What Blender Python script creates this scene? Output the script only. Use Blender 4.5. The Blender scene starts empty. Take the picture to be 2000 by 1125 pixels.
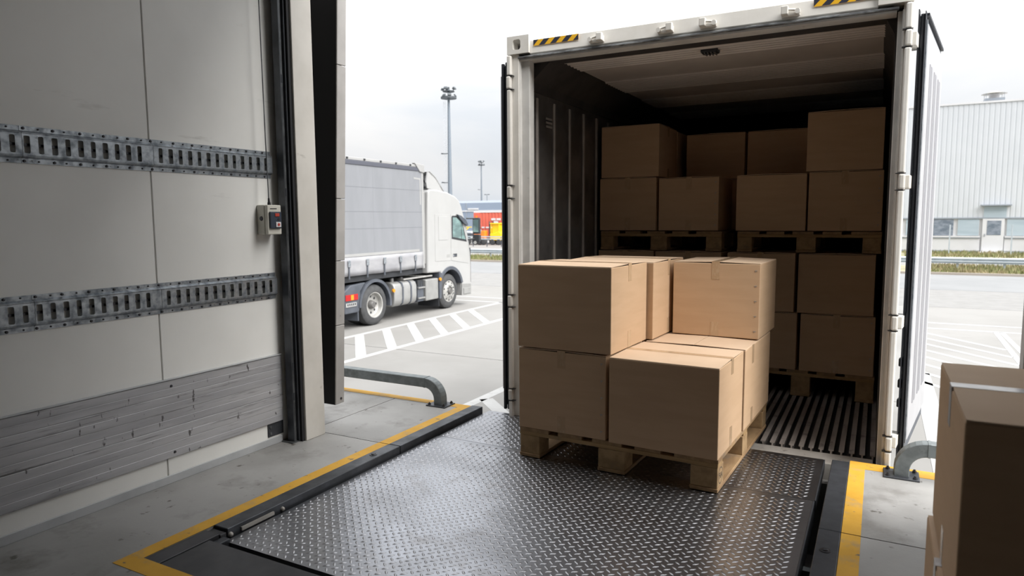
import bpy, bmesh, math, random
from mathutils import Vector, Matrix

random.seed(11)
sc = bpy.context.scene
COL = sc.collection
R = math.radians

# ------------------------------------------------------------------ camera
yaw, pit, rol = R(28.227), R(5.799), R(-0.355)
fwd = Vector((-math.sin(yaw) * math.cos(pit), math.cos(yaw) * math.cos(pit), -math.sin(pit)))
rgt0 = Vector((math.cos(yaw), math.sin(yaw), 0))
up0 = rgt0.cross(fwd)
rgt = rgt0 * math.cos(rol) + up0 * math.sin(rol)
upv = -rgt0 * math.sin(rol) + up0 * math.cos(rol)
cd = bpy.data.cameras.new('camera')
cam = bpy.data.objects.new('camera', cd)
COL.objects.link(cam)
m = Matrix((rgt, upv, -fwd)).transposed().to_4x4()
m.translation = Vector((0, 0, 1.45))
cam.matrix_world = m
cd.sensor_width = 36
cd.lens = 1334.3 * 36 / 2000
cd.clip_end = 2000
cd.clip_start = 0.05
cd.dof.use_dof = True
cd.dof.focus_distance = 4.3
cd.dof.aperture_fstop = 3.2
sc.camera = cam

# ------------------------------------------------------------------ sky and sun
wd = bpy.data.worlds.new('overcast_sky')
sc.world = wd
wd.use_nodes = True
nt = wd.node_tree
for n in list(nt.nodes):
    nt.nodes.remove(n)
N = nt.nodes.new
L = nt.links.new
tc = N('ShaderNodeTexCoord')
sp = N('ShaderNodeSeparateXYZ')
L(tc.outputs['Generated'], sp.inputs[0])
mp = N('ShaderNodeMapping')
mp.inputs['Scale'].default_value = (1.0, 1.0, 3.2)
mp.inputs['Location'].default_value = (3.1, 1.7, 0.4)
L(tc.outputs['Generated'], mp.inputs[0])
nz = N('ShaderNodeTexNoise')
nz.inputs['Scale'].default_value = 2.1
nz.inputs['Detail'].default_value = 5
nz.inputs['Roughness'].default_value = 0.52
nz.inputs['Distortion'].default_value = 0.4
L(mp.outputs[0], nz.inputs['Vector'])
rp = N('ShaderNodeValToRGB')
rp.color_ramp.elements[0].position = 0.38
rp.color_ramp.elements[0].color = (0.84, 0.88, 0.93, 1)
rp.color_ramp.elements[1].position = 0.58
rp.color_ramp.elements[1].color = (1.0, 1.0, 1.0, 1)
L(nz.outputs['Fac'], rp.inputs[0])
# overcast sky: the zenith is brighter than the horizon
gr = N('ShaderNodeMapRange')
gr.inputs['From Min'].default_value = 0.08
gr.inputs['From Max'].default_value = 0.95
gr.inputs['To Min'].default_value = 0.90
gr.inputs['To Max'].default_value = 2.5
L(sp.outputs['Z'], gr.inputs['Value'])
mx = N('ShaderNodeMix')
mx.data_type = 'RGBA'
mx.blend_type = 'MULTIPLY'
mx.inputs[0].default_value = 1
L(rp.outputs[0], mx.inputs[6])
L(gr.outputs[0], mx.inputs[7])
bg = N('ShaderNodeBackground')
bg.inputs['Strength'].default_value = 1.0
L(mx.outputs[2], bg.inputs['Color'])
wo = N('ShaderNodeOutputWorld')
L(bg.outputs[0], wo.inputs[0])

sd = bpy.data.lights.new('hazy_sun', 'SUN')
sd.energy = 7.5
sd.angle = R(60)
sd.color = (1.0, 0.98, 0.95)
so = bpy.data.objects.new('hazy_sun', sd)
COL.objects.link(so)
so.rotation_euler = Vector((0.66, -0.10, 0.74)).to_track_quat('Z', 'Y').to_euler()

vs = sc.view_settings
vs.view_transform = 'Standard'
vs.look = 'None'
vs.exposure = 0.0
vs.gamma = 1.0
vs.use_curve_mapping = False


# ------------------------------------------------------------------ materials
def pm(name, col, col2=None, rough=0.6, metal=0.0, scale=6.0, lo=0.40, hi=0.62, detail=5.0, bump=0.0, bscale=40.0,
       stretch=(1, 1, 1), rough2=None, spec=0.5, dirt=None, dscale=3.0, dlo=0.60, dhi=0.72, dstretch=(1, 1, 1), coat=0.0, dist=0.0, scr=None):
    """noise-mixed two-tone surface with optional wear layer and fine relief"""
    mt = bpy.data.materials.new(name)
    mt.use_nodes = True
    t = mt.node_tree
    b = t.nodes['Principled BSDF']
    NN, LL = t.nodes.new, t.links.new
    b.inputs['Metallic'].default_value = metal
    b.inputs['Roughness'].default_value = rough
    b.inputs['Specular IOR Level'].default_value = spec
    b.inputs['Coat Weight'].default_value = coat
    b.inputs['Base Color'].default_value = (*col, 1)
    if col2 is None and not bump and dirt is None:
        return mt
    tx = NN('ShaderNodeTexCoord')
    oi = NN('ShaderNodeObjectInfo')
    ml = NN('ShaderNodeMath')
    ml.operation = 'MULTIPLY'
    ml.inputs[1].default_value = 41.0
    LL(oi.outputs['Random'], ml.inputs[0])
    ad = NN('ShaderNodeVectorMath')
    LL(tx.outputs['Object'], ad.inputs[0])
    LL(ml.outputs[0], ad.inputs[1])

    def noise(sc_, st, det=detail, ro=0.55):
        mpp = NN('ShaderNodeMapping')
        mpp.inputs['Scale'].default_value = st
        LL(ad.outputs[0], mpp.inputs[0])
        nn = NN('ShaderNodeTexNoise')
        nn.inputs['Scale'].default_value = sc_
        nn.inputs['Detail'].default_value = det
        nn.inputs['Roughness'].default_value = ro
        nn.inputs['Distortion'].default_value = dist
        LL(mpp.outputs[0], nn.inputs['Vector'])
        return nn.outputs['Fac']

    def ramp(src, a, b_):
        r = NN('ShaderNodeMapRange')
        r.inputs['From Min'].default_value = a
        r.inputs['From Max'].default_value = b_
        r.clamp = True
        LL(src, r.inputs['Value'])
        return r.outputs[0]

    cur = None
    if col2 is not None:
        f = ramp(noise(scale, stretch), lo, hi)
        x = NN('ShaderNodeMix')
        x.data_type = 'RGBA'
        x.inputs[6].default_value = (*col, 1)
        x.inputs[7].default_value = (*col2, 1)
        LL(f, x.inputs[0])
        cur = x.outputs[2]
        if rough2 is not None:
            rr = NN('ShaderNodeMapRange')
            rr.inputs['To Min'].default_value = rough
            rr.inputs['To Max'].default_value = rough2
            LL(f, rr.inputs['Value'])
            LL(rr.outputs[0], b.inputs['Roughness'])
    if dirt is not None:
        f2 = ramp(noise(dscale, dstretch, 8.0, 0.65), dlo, dhi)
        y = NN('ShaderNodeMix')
        y.data_type = 'RGBA'
        LL(f2, y.inputs[0])
        if cur is None:
            y.inputs[6].default_value = (*col, 1)
        else:
            LL(cur, y.inputs[6])
        y.inputs[7].default_value = (*dirt, 1)
        cur = y.outputs[2]
    if scr is not None:
        f3 = ramp(noise(scr[1], scr[2], 3.0, 0.6), scr[3], scr[4])
        w3 = NN('ShaderNodeMix')
        w3.data_type = 'RGBA'
        LL(f3, w3.inputs[0])
        LL(cur, w3.inputs[6])
        w3.inputs[7].default_value = (*scr[0], 1)
        cur = w3.outputs[2]
    if cur is not None:
        LL(cur, b.inputs['Base Color'])
    if bump:
        bp = NN('ShaderNodeBump')
        bp.inputs['Strength'].default_value = bump
        bp.inputs['Distance'].default_value = 0.004
        LL(noise(bscale, stretch), bp.inputs['Height'])
        LL(bp.outputs[0], b.inputs['Normal'])
    return mt


def glow(name, col, s):
    mt = bpy.data.materials.new(name)
    mt.use_nodes = True
    b = mt.node_tree.nodes['Principled BSDF']
    b.inputs['Base Color'].default_value = (*col, 1)
    b.inputs['Emission Color'].default_value = (*col, 1)
    b.inputs['Emission Strength'].default_value = s
    b.inputs['Roughness'].default_value = 0.25
    return mt


M = {}
M['dock'] = pm('dock_concrete', (0.33, 0.325, 0.315), (0.255, 0.25, 0.24), rough=0.62, rough2=0.48, scale=2.2, bump=0.15, bscale=70,
               dirt=(0.13, 0.122, 0.11), dscale=3.2, dlo=0.52, dhi=0.80, scr=((0.10, 0.092, 0.08), 13, (1, 1, 1), 0.66, 0.74))
M['mass'] = pm('concrete_mass', (0.34, 0.33, 0.31), (0.26, 0.25, 0.24), rough=0.85, scale=3)
M['yard'] = pm('yard_concrete', (0.235, 0.230, 0.221), (0.208, 0.203, 0.194), rough=0.8, scale=0.5, bump=0.1, bscale=40,
               dirt=(0.185, 0.18, 0.17), dscale=0.9, dlo=0.60, dhi=0.78)
M['asphalt'] = pm('road_asphalt', (0.21, 0.214, 0.218), (0.19, 0.194, 0.198), rough=0.8, scale=0.6, bump=0.1, bscale=60)
M['paver'] = pm('paver_field', (0.22, 0.217, 0.212), (0.195, 0.192, 0.187), rough=0.8, scale=2.5)
M['joint'] = pm('joint_dark', (0.10, 0.095, 0.09), rough=0.9)
M['yellow'] = pm('yellow_floor_paint', (0.62, 0.345, 0.045), (0.55, 0.30, 0.035), rough=0.62, spec=0.25, scale=5,
                 dirt=(0.36, 0.27, 0.15), dscale=7, dlo=0.52, dhi=0.72, scr=((0.16, 0.13, 0.09), 22, (1, 1, 1), 0.66, 0.72), bump=0.1, bscale=80)
M['white_line'] = pm('white_road_paint', (0.39, 0.39, 0.385), (0.35, 0.35, 0.345), rough=0.7, scale=4,
                     dirt=(0.28, 0.275, 0.265), dscale=6, dlo=0.62, dhi=0.74)
M['panel'] = pm('wall_panel', (0.82, 0.815, 0.785), (0.77, 0.765, 0.735), rough=0.42, scale=1.6, bump=0.03, bscale=20,
                dirt=(0.40, 0.385, 0.345), dscale=4, dlo=0.64, dhi=0.80, dstretch=(1, 0.25, 1.6))
M['jamb'] = pm('jamb_panel', (0.60, 0.575, 0.53), (0.54, 0.515, 0.47), rough=0.5, scale=4,
               dirt=(0.30, 0.27, 0.235), dscale=9, dlo=0.66, dhi=0.76, dstretch=(1, 0.5, 1))
M['galv'] = pm('galvanised_steel', (0.42, 0.45, 0.48), (0.20, 0.225, 0.25), rough=0.36, rough2=0.55, metal=0.75, scale=26, detail=3, lo=0.38, hi=0.66,
               dirt=(0.07, 0.075, 0.08), dscale=14, dlo=0.62, dhi=0.72)
M['galv2'] = pm('weathered_galvanised', (0.23, 0.255, 0.26), (0.17, 0.19, 0.195), rough=0.5, metal=0.45, scale=14, detail=3, dirt=(0.08, 0.087, 0.088), dscale=8, dlo=0.6, dhi=0.8)
M['strip'] = pm('shelter_strip', (0.42, 0.405, 0.39), (0.37, 0.355, 0.34), rough=0.5, scale=6, dirt=(0.12, 0.11, 0.10), dscale=12, dlo=0.68, dhi=0.75)
M['alu'] = pm('scuffed_aluminium', (0.46, 0.46, 0.475), (0.37, 0.37, 0.385), rough=0.45, rough2=0.55, metal=0.25, scale=5, stretch=(1, 0.3, 3),
              dirt=(0.16, 0.155, 0.155), dscale=16, dlo=0.57, dhi=0.68, dstretch=(1, 0.10, 2.0), scr=((0.10, 0.095, 0.095), 30, (1, 0.9, 0.35), 0.66, 0.70))
M['shed'] = pm('shed_lining', (0.36, 0.355, 0.345), (0.32, 0.315, 0.305), rough=0.7, scale=2)
M['trim'] = pm('grey_trim', (0.46, 0.47, 0.48), (0.38, 0.39, 0.40), rough=0.45, scale=5)
M['bolt'] = pm('dark_bolt', (0.06, 0.06, 0.065), rough=0.4, metal=0.7)
M['steel'] = pm('black_steel', (0.075, 0.08, 0.09), (0.05, 0.054, 0.06), rough=0.40, rough2=0.5, metal=0.55, scale=8,
                dirt=(0.12, 0.12, 0.125), dscale=7, dlo=0.66, dhi=0.78)
M['tracksteel'] = pm('track_steel', (0.18, 0.19, 0.195), (0.10, 0.105, 0.11), rough=0.4, metal=0.7, scale=10)
M['black'] = pm('black_rubber', (0.012, 0.012, 0.014), rough=0.7)
M['blackgloss'] = pm('gasket_black', (0.016, 0.018, 0.024), rough=0.42)
M['tread'] = pm('tread_plate', (0.40, 0.41, 0.44), (0.31, 0.315, 0.335), rough=0.30, rough2=0.37, metal=1.0, scale=2.4, bump=0.08, bscale=90,
                dirt=(0.20, 0.18, 0.165), dscale=6, dlo=0.55, dhi=0.85)
M['stud'] = pm('tread_stud', (0.40, 0.40, 0.415), (0.32, 0.32, 0.33), rough=0.33, metal=1.0, scale=6)
M['rearplate'] = pm('rear_plate', (0.07, 0.07, 0.075), (0.045, 0.045, 0.05), rough=0.5, metal=0.4, scale=6,
                    dirt=(0.11, 0.10, 0.095), dscale=10, dlo=0.64, dhi=0.76)
M['card'] = pm('cardboard', (0.57, 0.392, 0.248), (0.54, 0.368, 0.23), rough=0.72, scale=3, spec=0.25, bump=0.05, bscale=24, stretch=(1, 1, 7))
M['card_lit'] = pm('cardboard_lit_top', (0.66, 0.49, 0.345), (0.62, 0.45, 0.31), rough=0.7, scale=3, spec=0.25)  # same cardboard as the body, paler: light on the tops put into the colour
M['tape'] = pm('clear_tape', (0.52, 0.36, 0.22), (0.60, 0.45, 0.31), rough=0.14, scale=30, spec=0.6, stretch=(3, 3, 1), lo=0.5, hi=0.75)
M['whitetape'] = pm('white_tape', (0.62, 0.60, 0.60), (0.78, 0.77, 0.78), rough=0.16, scale=20, spec=0.7)
M['gap'] = pm('gap_dark', (0.02, 0.015, 0.01), rough=0.9)
M['wood'] = pm('pallet_wood', (0.38, 0.245, 0.125), (0.27, 0.165, 0.08), rough=0.75, scale=7, stretch=(3, 0.5, 3), bump=0.25, bscale=30,
               dirt=(0.20, 0.155, 0.11), dscale=6, dlo=0.55, dhi=0.75)
M['woodx'] = pm('pallet_wood_cross', (0.42, 0.275, 0.13), (0.33, 0.205, 0.09), rough=0.75, scale=7, stretch=(0.5, 3, 3), bump=0.25, bscale=30,
                dirt=(0.24, 0.17, 0.10), dscale=6, dlo=0.6, dhi=0.75)
M['chip'] = pm('pallet_block', (0.40, 0.265, 0.135), (0.29, 0.185, 0.09), rough=0.85, scale=16, bump=0.3, bscale=60,
               dirt=(0.22, 0.16, 0.10), dscale=8, dlo=0.58, dhi=0.72)
M['ink'] = pm('stamp_ink', (0.04, 0.032, 0.028), rough=0.8)
M['cwhite'] = pm('container_white', (0.66, 0.64, 0.60), (0.60, 0.575, 0.53), rough=0.42, scale=5,
                 dirt=(0.30, 0.25, 0.20), dscale=9, dlo=0.67, dhi=0.76, dstretch=(1.5, 1.5, 0.5))
M['cframe'] = pm('container_frame', (0.62, 0.61, 0.585), (0.52, 0.51, 0.49), rough=0.45, scale=6, dirt=(0.22, 0.20, 0.18), dscale=8, dlo=0.66, dhi=0.76)
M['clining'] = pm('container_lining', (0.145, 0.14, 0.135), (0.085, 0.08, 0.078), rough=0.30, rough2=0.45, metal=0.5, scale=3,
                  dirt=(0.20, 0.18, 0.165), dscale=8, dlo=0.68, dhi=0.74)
M['crib'] = pm('lining_rib', (0.40, 0.37, 0.345), (0.30, 0.275, 0.255), rough=0.4, metal=0.3, scale=5)
M['cceil'] = pm('container_ceiling', (0.60, 0.56, 0.525), (0.54, 0.50, 0.47), rough=0.5, scale=3)
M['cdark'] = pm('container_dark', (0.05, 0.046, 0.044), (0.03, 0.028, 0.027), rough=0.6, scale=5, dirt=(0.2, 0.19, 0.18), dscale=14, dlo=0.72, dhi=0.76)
M['tbar'] = pm('floor_bar', (0.38, 0.345, 0.32), (0.28, 0.25, 0.23), rough=0.45, metal=0.3, scale=8, stretch=(2, 0.4, 2),
               dirt=(0.10, 0.085, 0.075), dscale=7, dlo=0.55, dhi=0.7)
M['sill'] = pm('sill_metal', (0.46, 0.435, 0.40), (0.34, 0.315, 0.285), rough=0.5, metal=0.2, scale=5, dirt=(0.12, 0.10, 0.085), dscale=7, dlo=0.58, dhi=0.7)
M['grimy'] = pm('grimy_rubber', (0.24, 0.25, 0.255), (0.07, 0.072, 0.075), rough=0.55, scale=22, stretch=(0.5, 1, 2), lo=0.42, hi=0.58)
M['hazy'] = pm('hazard_yellow', (0.80, 0.44, 0.02), rough=0.4)
M['hazk'] = pm('hazard_black', (0.03, 0.032, 0.05), rough=0.4)
M['liner'] = pm('door_liner', (0.40, 0.40, 0.415), (0.36, 0.36, 0.375), rough=0.35, scale=4, dirt=(0.34, 0.33, 0.33), dscale=12, dlo=0.70, dhi=0.76)
M['linerg'] = pm('door_liner_groove', (0.25, 0.25, 0.27), rough=0.35)
M['glass'] = pm('lamp_glass', (0.10, 0.10, 0.10), rough=0.15)
M['cream'] = pm('switch_plastic', (0.60, 0.585, 0.52), (0.54, 0.525, 0.46), rough=0.45, scale=8)
M['red'] = pm('red_plastic', (0.42, 0.05, 0.035), rough=0.4)
M['blue'] = pm('navy_plastic', (0.035, 0.045, 0.065), rough=0.4)
# vehicles
M['curtain'] = pm('trailer_curtain', (0.20, 0.207, 0.223), (0.185, 0.192, 0.207), rough=0.5, scale=1.6, stretch=(1, 2.2, 0.5), bump=0.05, bscale=4)
M['seam'] = pm('curtain_seam', (0.165, 0.172, 0.187), rough=0.5)
M['hem'] = pm('curtain_hem', (0.29, 0.29, 0.30), (0.235, 0.235, 0.25), rough=0.5, scale=1.3, stretch=(1, 1, 2.5), bump=0.35, bscale=3.2)
M['twhite'] = pm('cab_white', (0.345, 0.345, 0.342), (0.33, 0.33, 0.327), rough=0.28, scale=2, coat=0.3)
M['tgrey'] = pm('truck_plastic', (0.072, 0.08, 0.097), (0.055, 0.062, 0.076), rough=0.5, scale=4)
M['tdark'] = pm('truck_dark', (0.022, 0.024, 0.028), rough=0.6)
M['tank'] = pm('tank_aluminium', (0.32, 0.32, 0.315), (0.28, 0.28, 0.275), rough=0.38, metal=0.35, scale=4, dirt=(0.42, 0.40, 0.37), dscale=5, dlo=0.62, dhi=0.78)
M['tyre'] = pm('tyre_rubber', (0.055, 0.056, 0.058), (0.04, 0.041, 0.043), rough=0.75, scale=9)
M['hub'] = pm('hub_grey', (0.10, 0.097, 0.094), rough=0.5)
M['rim'] = pm('rim_silver', (0.42, 0.415, 0.40), (0.34, 0.335, 0.32), rough=0.4, metal=0.3, scale=8, dirt=(0.25, 0.22, 0.2), dscale=10, dlo=0.6, dhi=0.75)
M['topband'] = pm('trailer_top_band', (0.11, 0.115, 0.14), rough=0.35, metal=0.4)
M['amber'] = pm('amber_lens', (0.60, 0.23, 0.012), rough=0.25)
M['tailred'] = pm('tail_lamp_red', (0.34, 0.008, 0.008), rough=0.2)
M['wglass'] = pm('window_glass', (0.20, 0.30, 0.29), (0.10, 0.15, 0.15), rough=0.06, scale=2.2, spec=0.8, stretch=(1, 0.6, 2))
# background
M['fac'] = pm('facade_cladding', (0.53, 0.55, 0.58), (0.505, 0.525, 0.555), rough=0.5, scale=0.4)
M['facw'] = pm('facade_white', (0.62, 0.62, 0.635), (0.59, 0.59, 0.605), rough=0.5, scale=1)
M['twhite2'] = pm('trailer_white', (0.30, 0.30, 0.298), (0.28, 0.28, 0.277), rough=0.4, scale=2)
M['facg'] = pm('facade_grey', (0.27, 0.30, 0.34), rough=0.5)
M['ventcap'] = pm('vent_cap', (0.30, 0.29, 0.26), rough=0.5)
M['facwin'] = pm('facade_window', (0.40, 0.47, 0.52), (0.33, 0.40, 0.45), rough=0.12, scale=0.9, stretch=(0.4, 1, 3), spec=0.6)
M['facwind'] = pm('facade_window_dark', (0.12, 0.15, 0.19), (0.24, 0.27, 0.32), rough=0.12, scale=1.8, stretch=(1.2, 1, 3), spec=0.6)
M['rail'] = pm('barrier_galvanised', (0.52, 0.57, 0.62), (0.45, 0.50, 0.55), rough=0.45, metal=0.4, scale=2)
M['postg'] = pm('post_grey', (0.42, 0.46, 0.50), rough=0.5)
M['grass'] = pm('verge_grass', (0.15, 0.175, 0.06), (0.27, 0.225, 0.125), rough=0.9, scale=0.35, lo=0.42, hi=0.58, stretch=(1, 3, 1))
M['soil'] = pm('verge_soil', (0.30, 0.265, 0.19), (0.20, 0.205, 0.10), rough=0.95, scale=0.5, stretch=(0.6, 2, 1))
M['kerb'] = pm('kerb_stone', (0.33, 0.29, 0.25), rough=0.8)
M['mast'] = pm('mast_steel', (0.17, 0.20, 0.235), rough=0.5, metal=0.3)
M['mastd'] = pm('mast_head', (0.06, 0.07, 0.08), rough=0.5)
M['crate_red'] = pm('container_red', (0.62, 0.13, 0.085), (0.56, 0.11, 0.07), rough=0.5, scale=0.8)
M['orange'] = pm('machine_orange', (0.85, 0.22, 0.02), rough=0.5)
M['myellow'] = pm('machine_yellow', (0.90, 0.58, 0.01), rough=0.45)
M['bluegrey'] = pm('hall_bluegrey', (0.24, 0.29, 0.37), (0.21, 0.255, 0.33), rough=0.6, scale=0.1)
M['lightgrey'] = pm('hall_light', (0.55, 0.58, 0.62), rough=0.6)


# ------------------------------------------------------------------ mesh helpers
class MB:
    def __init__(s):
        s.v, s.f = [], []
        s.m = None

    def add(s, vs_, fs):
        o = len(s.v)
        if s.m is not None:
            vs_ = [tuple(s.m @ Vector(p)) for p in vs_]
        s.v += [tuple(p) for p in vs_]
        s.f += [tuple(i + o for i in f) for f in fs]
        return s

    def box(s, x0, x1, y0, y1, z0, z1):
        return s.add([(x0, y0, z0), (x1, y0, z0), (x1, y1, z0), (x0, y1, z0), (x0, y0, z1), (x1, y0, z1), (x1, y1, z1), (x0, y1, z1)],
                     [(3, 2, 1, 0), (4, 5, 6, 7), (0, 1, 5, 4), (1, 2, 6, 5), (2, 3, 7, 6), (3, 0, 4, 7)])

    def prism(s, poly, ax, a, b):
        n = len(poly)

        def P(p, t):
            return {'x': (t, p[0], p[1]), 'y': (p[0], t, p[1]), 'z': (p[0], p[1], t)}[ax]
        vs_ = [P(p, a) for p in poly] + [P(p, b) for p in poly]
        fs = [tuple(range(n))[::-1], tuple(range(n, 2 * n))] + [(i, (i + 1) % n, n + (i + 1) % n, n + i) for i in range(n)]
        return s.add(vs_, fs)

    def cyl(s, p0, p1, r0, r1=None, n=12, caps=True):
        r1 = r0 if r1 is None else r1
        p0, p1 = Vector(p0), Vector(p1)
        d = (p1 - p0).normalized()
        a = d.orthogonal().normalized()
        b = d.cross(a)
        vs_ = []
        for p, r in ((p0, r0), (p1, r1)):
            for i in range(n):
                t = 2 * math.pi * i / n
                vs_.append(tuple(p + (a * math.cos(t) + b * math.sin(t)) * r))
        fs = [(i, (i + 1) % n, n + (i + 1) % n, n + i) for i in range(n)]
        if caps:
            fs += [tuple(range(n))[::-1], tuple(range(n, 2 * n))]
        return s.add(vs_, fs)

    def lathe(s, prof, c, ax='x', n=32):
        """prof: (offset along axis, radius); revolved about the axis through c"""
        c = Vector(c)
        k = len(prof)
        vs_ = []
        for i in range(n):
            t = 2 * math.pi * i / n
            for o, r in prof:
                if ax == 'x':
                    vs_.append(tuple(c + Vector((o, r * math.cos(t), r * math.sin(t)))))
                elif ax == 'y':
                    vs_.append(tuple(c + Vector((r * math.cos(t), o, r * math.sin(t)))))
                else:
                    vs_.append(tuple(c + Vector((r * math.cos(t), r * math.sin(t), o))))
        fs = []
        for i in range(n):
            j = (i + 1) % n
            for q in range(k - 1):
                fs.append((i * k + q, i * k + q + 1, j * k + q + 1, j * k + q))
        return s.add(vs_, fs)

    def sweep(s, pts, prof, side):
        """square or round tube: prof (a,b) in the frame (side, cross) along the polyline"""
        pts = [Vector(p) for p in pts]
        side = Vector(side).normalized()
        k = len(prof)
        vs_ = []
        for i, p in enumerate(pts):
            d = (pts[min(i + 1, len(pts) - 1)] - pts[max(i - 1, 0)]).normalized()
            c = side.cross(d).normalized()
            for a, b in prof:
                vs_.append(tuple(p + side * a + c * b))
        fs = [(i * k + q, i * k + (q + 1) % k, (i + 1) * k + (q + 1) % k, (i + 1) * k + q) for i in range(len(pts) - 1) for q in range(k)]
        fs += [tuple(range(k))[::-1], tuple(range((len(pts) - 1) * k, len(pts) * k))]
        return s.add(vs_, fs)

    def build(s, name, mat, parent=None, bevel=0.0, seg=2, smooth=None, label=None, kind=None):
        me = bpy.data.meshes.new(name)
        me.from_pydata(s.v, [], s.f)
        bm = bmesh.new()
        bm.from_mesh(me)
        bmesh.ops.recalc_face_normals(bm, faces=bm.faces)
        bm.to_mesh(me)
        bm.free()
        o = bpy.data.objects.new(name, me)
        COL.objects.link(o)
        me.materials.append(M[mat] if isinstance(mat, str) else mat)
        if parent is not None:
            o.parent = parent
        if smooth is not None:
            for p in me.polygons:
                p.use_smooth = True
            me.set_sharp_from_angle(angle=R(smooth))
        if bevel:
            bv = o.modifiers.new('edge', 'BEVEL')
            bv.width = bevel
            bv.segments = seg
            bv.limit_method = 'ANGLE'
            bv.angle_limit = R(40)
        if label:
            o['label'] = label
        if kind:
            o['kind'] = kind
        return o


def thing(name, label, cat, loc=(0, 0, 0), rz=0.0, group=None):
    o = bpy.data.objects.new(name, None)
    COL.objects.link(o)
    o.location = loc
    o.rotation_euler = (0, 0, rz)
    o.empty_display_size = 0.2
    return tag(o, label, cat, group)


def tag(o, label, cat, group=None, kind=None):
    o['label'] = label
    o['category'] = cat
    if group:
        o['group'] = group
    if kind:
        o['kind'] = kind
    return o


def struct(o, label=None):
    o['kind'] = 'structure'
    if label:
        o['label'] = label
    return o


def link_copy(o, parent, loc=None, rot=None):
    c = o.copy()
    COL.objects.link(c)
    c.parent = parent
    if loc is not None:
        c.location = loc
    if rot is not None:
        c.rotation_euler = rot
    return c


def B(*a):
    return MB().box(*a)


def text_mesh(body, size, name, mat, parent, matrix, extrude=0.0005):
    cu = bpy.data.curves.new(name, 'FONT')
    cu.body = body
    cu.size = size
    cu.extrude = extrude
    cu.align_x = 'CENTER'
    cu.align_y = 'CENTER'
    to = bpy.data.objects.new(name + '_curve', cu)
    COL.objects.link(to)
    dg = bpy.context.evaluated_depsgraph_get()
    me = bpy.data.meshes.new_from_object(to.evaluated_get(dg))
    bpy.data.objects.remove(to)
    me.transform(matrix)
    me.materials.clear()
    me.materials.append(M[mat])
    o = bpy.data.objects.new(name, me)
    COL.objects.link(o)
    o.parent = parent
    return o


# ------------------------------------------------------------------ structure: ground, dock floor, walls
ZY = -1.1165
ground = struct(MB().add([(-600, -300, ZY - 0.02), (400, -300, ZY - 0.02), (400, 900, ZY - 0.02), (-600, 900, ZY - 0.02)], [(0, 1, 2, 3)]).build('ground', 'yard'))
JY = [4.44, 10.70, 22.62]
JX = [-44, -22, -1.2, 18, 36]
for j in range(2):
    for i in range(4):
        B(JX[i] + 0.012, JX[i + 1] - 0.012, JY[j] + 0.012, JY[j + 1] - 0.012, ZY - 0.1, ZY).build('concrete_slab', 'yard', ground)
B(-60, 40, 22.66, 28.0, ZY - 0.1, ZY - 0.002).build('road_strip', 'paver', ground)
B(-60, 40, 28.03, 35.3, ZY - 0.1, ZY - 0.001).build('road_strip', 'asphalt', ground)


def line(x0, y0, x1, y1, w, mat='white_line', z=ZY, cut=None):
    d = Vector((x1 - x0, y1 - y0, 0)).normalized()
    n = Vector((-d.y, d.x, 0)) * w / 2
    if cut == 'x':      # ends cut along Y lines (slanted stripe between two lines that run along Y)
        n = Vector((0, w / 2 / max(abs(d.x), 0.2), 0))
    p = [Vector((x0, y0, 0)) - n, Vector((x1, y1, 0)) - n, Vector((x1, y1, 0)) + n, Vector((x0, y0, 0)) + n]
    return MB().prism([(q.x, q.y) for q in p], 'z', z, z + 0.003).build('painted_line', mat, ground)


line(-10.17, 5, -10.17, 18.25, 0.15)
line(-8.44, 5, -8.44, 17.2, 0.15)
for k in range(-5, 6):
    y = 11.62 + 0.94 * k
    line(-10.10, y, -8.51, y - 1.80, 0.20, cut='x')
line(-40, 19.17, 30, 19.17, 0.13)
line(-40, 18.22, 30, 18.22, 0.13)
line(-4.92, 5, -4.92, 9.6, 0.16)
line(-4.86, 8.25, -4.2, 7.62, 0.2)
line(-4.86, 7.3, -4.2, 6.67, 0.2)
line(0.70, 5, 0.70, 12.9, 0.24)
for k in range(0, 8):
    y = 17.50 - 0.80 * k
    line(0.60, y + 0.42, 2.22, y - 1.65, 0.11)
line(2.26, 14.2, 2.36, 18.2, 0.10)
line(2.46, 15.2, 2.47, 18.2, 0.10)
B(-62, 40, 35.30, 35.48, ZY - 0.1, ZY + 0.10).build('kerb', 'kerb', ground)

floor = MB()
floor.box(-8, -2.744, -8, 4.43, ZY, -0.12).box(-0.098, 0.94, -8, 3.372, ZY, -0.12).box(-0.098, 6, 3.372, 4.43, ZY, -0.12).box(-2.744, -0.098, -8, 1.73, ZY, -0.12).box(-2.744, -0.098, 1.73, 4.43, ZY, -0.6).box(-2.744, -0.098, 4.36, 4.43, -0.6, -0.14)
floor = struct(floor.build('floor', 'mass'))
for a in [(-3.65, -2.746, -8, 3.405), (-3.416, -2.746, 3.412, 4.43), (-8, -3.424, 3.412, 4.43), (-2.746, 0.94, -8, 1.730),
          (-0.096, 0.94, 1.730, 3.368), (-0.096, 6, 3.376, 4.43)]:
    B(*a, -0.12, 0).build('concrete_slab', 'dock', floor)
for a in [(-2.823, -2.744, 1.729, 3.405), (-2.823, -2.744, 3.412, 4.345), (-8, -2.744, 4.345, 4.43), (-2.823, -0.016, 1.64, 1.729),
          (-0.096, -0.016, 1.730, 3.368), (-0.096, -0.016, 3.376, 4.31), (-0.096, 6, 4.31, 4.43)]:
    B(*a, 0, 0.0016).build('yellow_line', 'yellow', floor)

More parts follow.
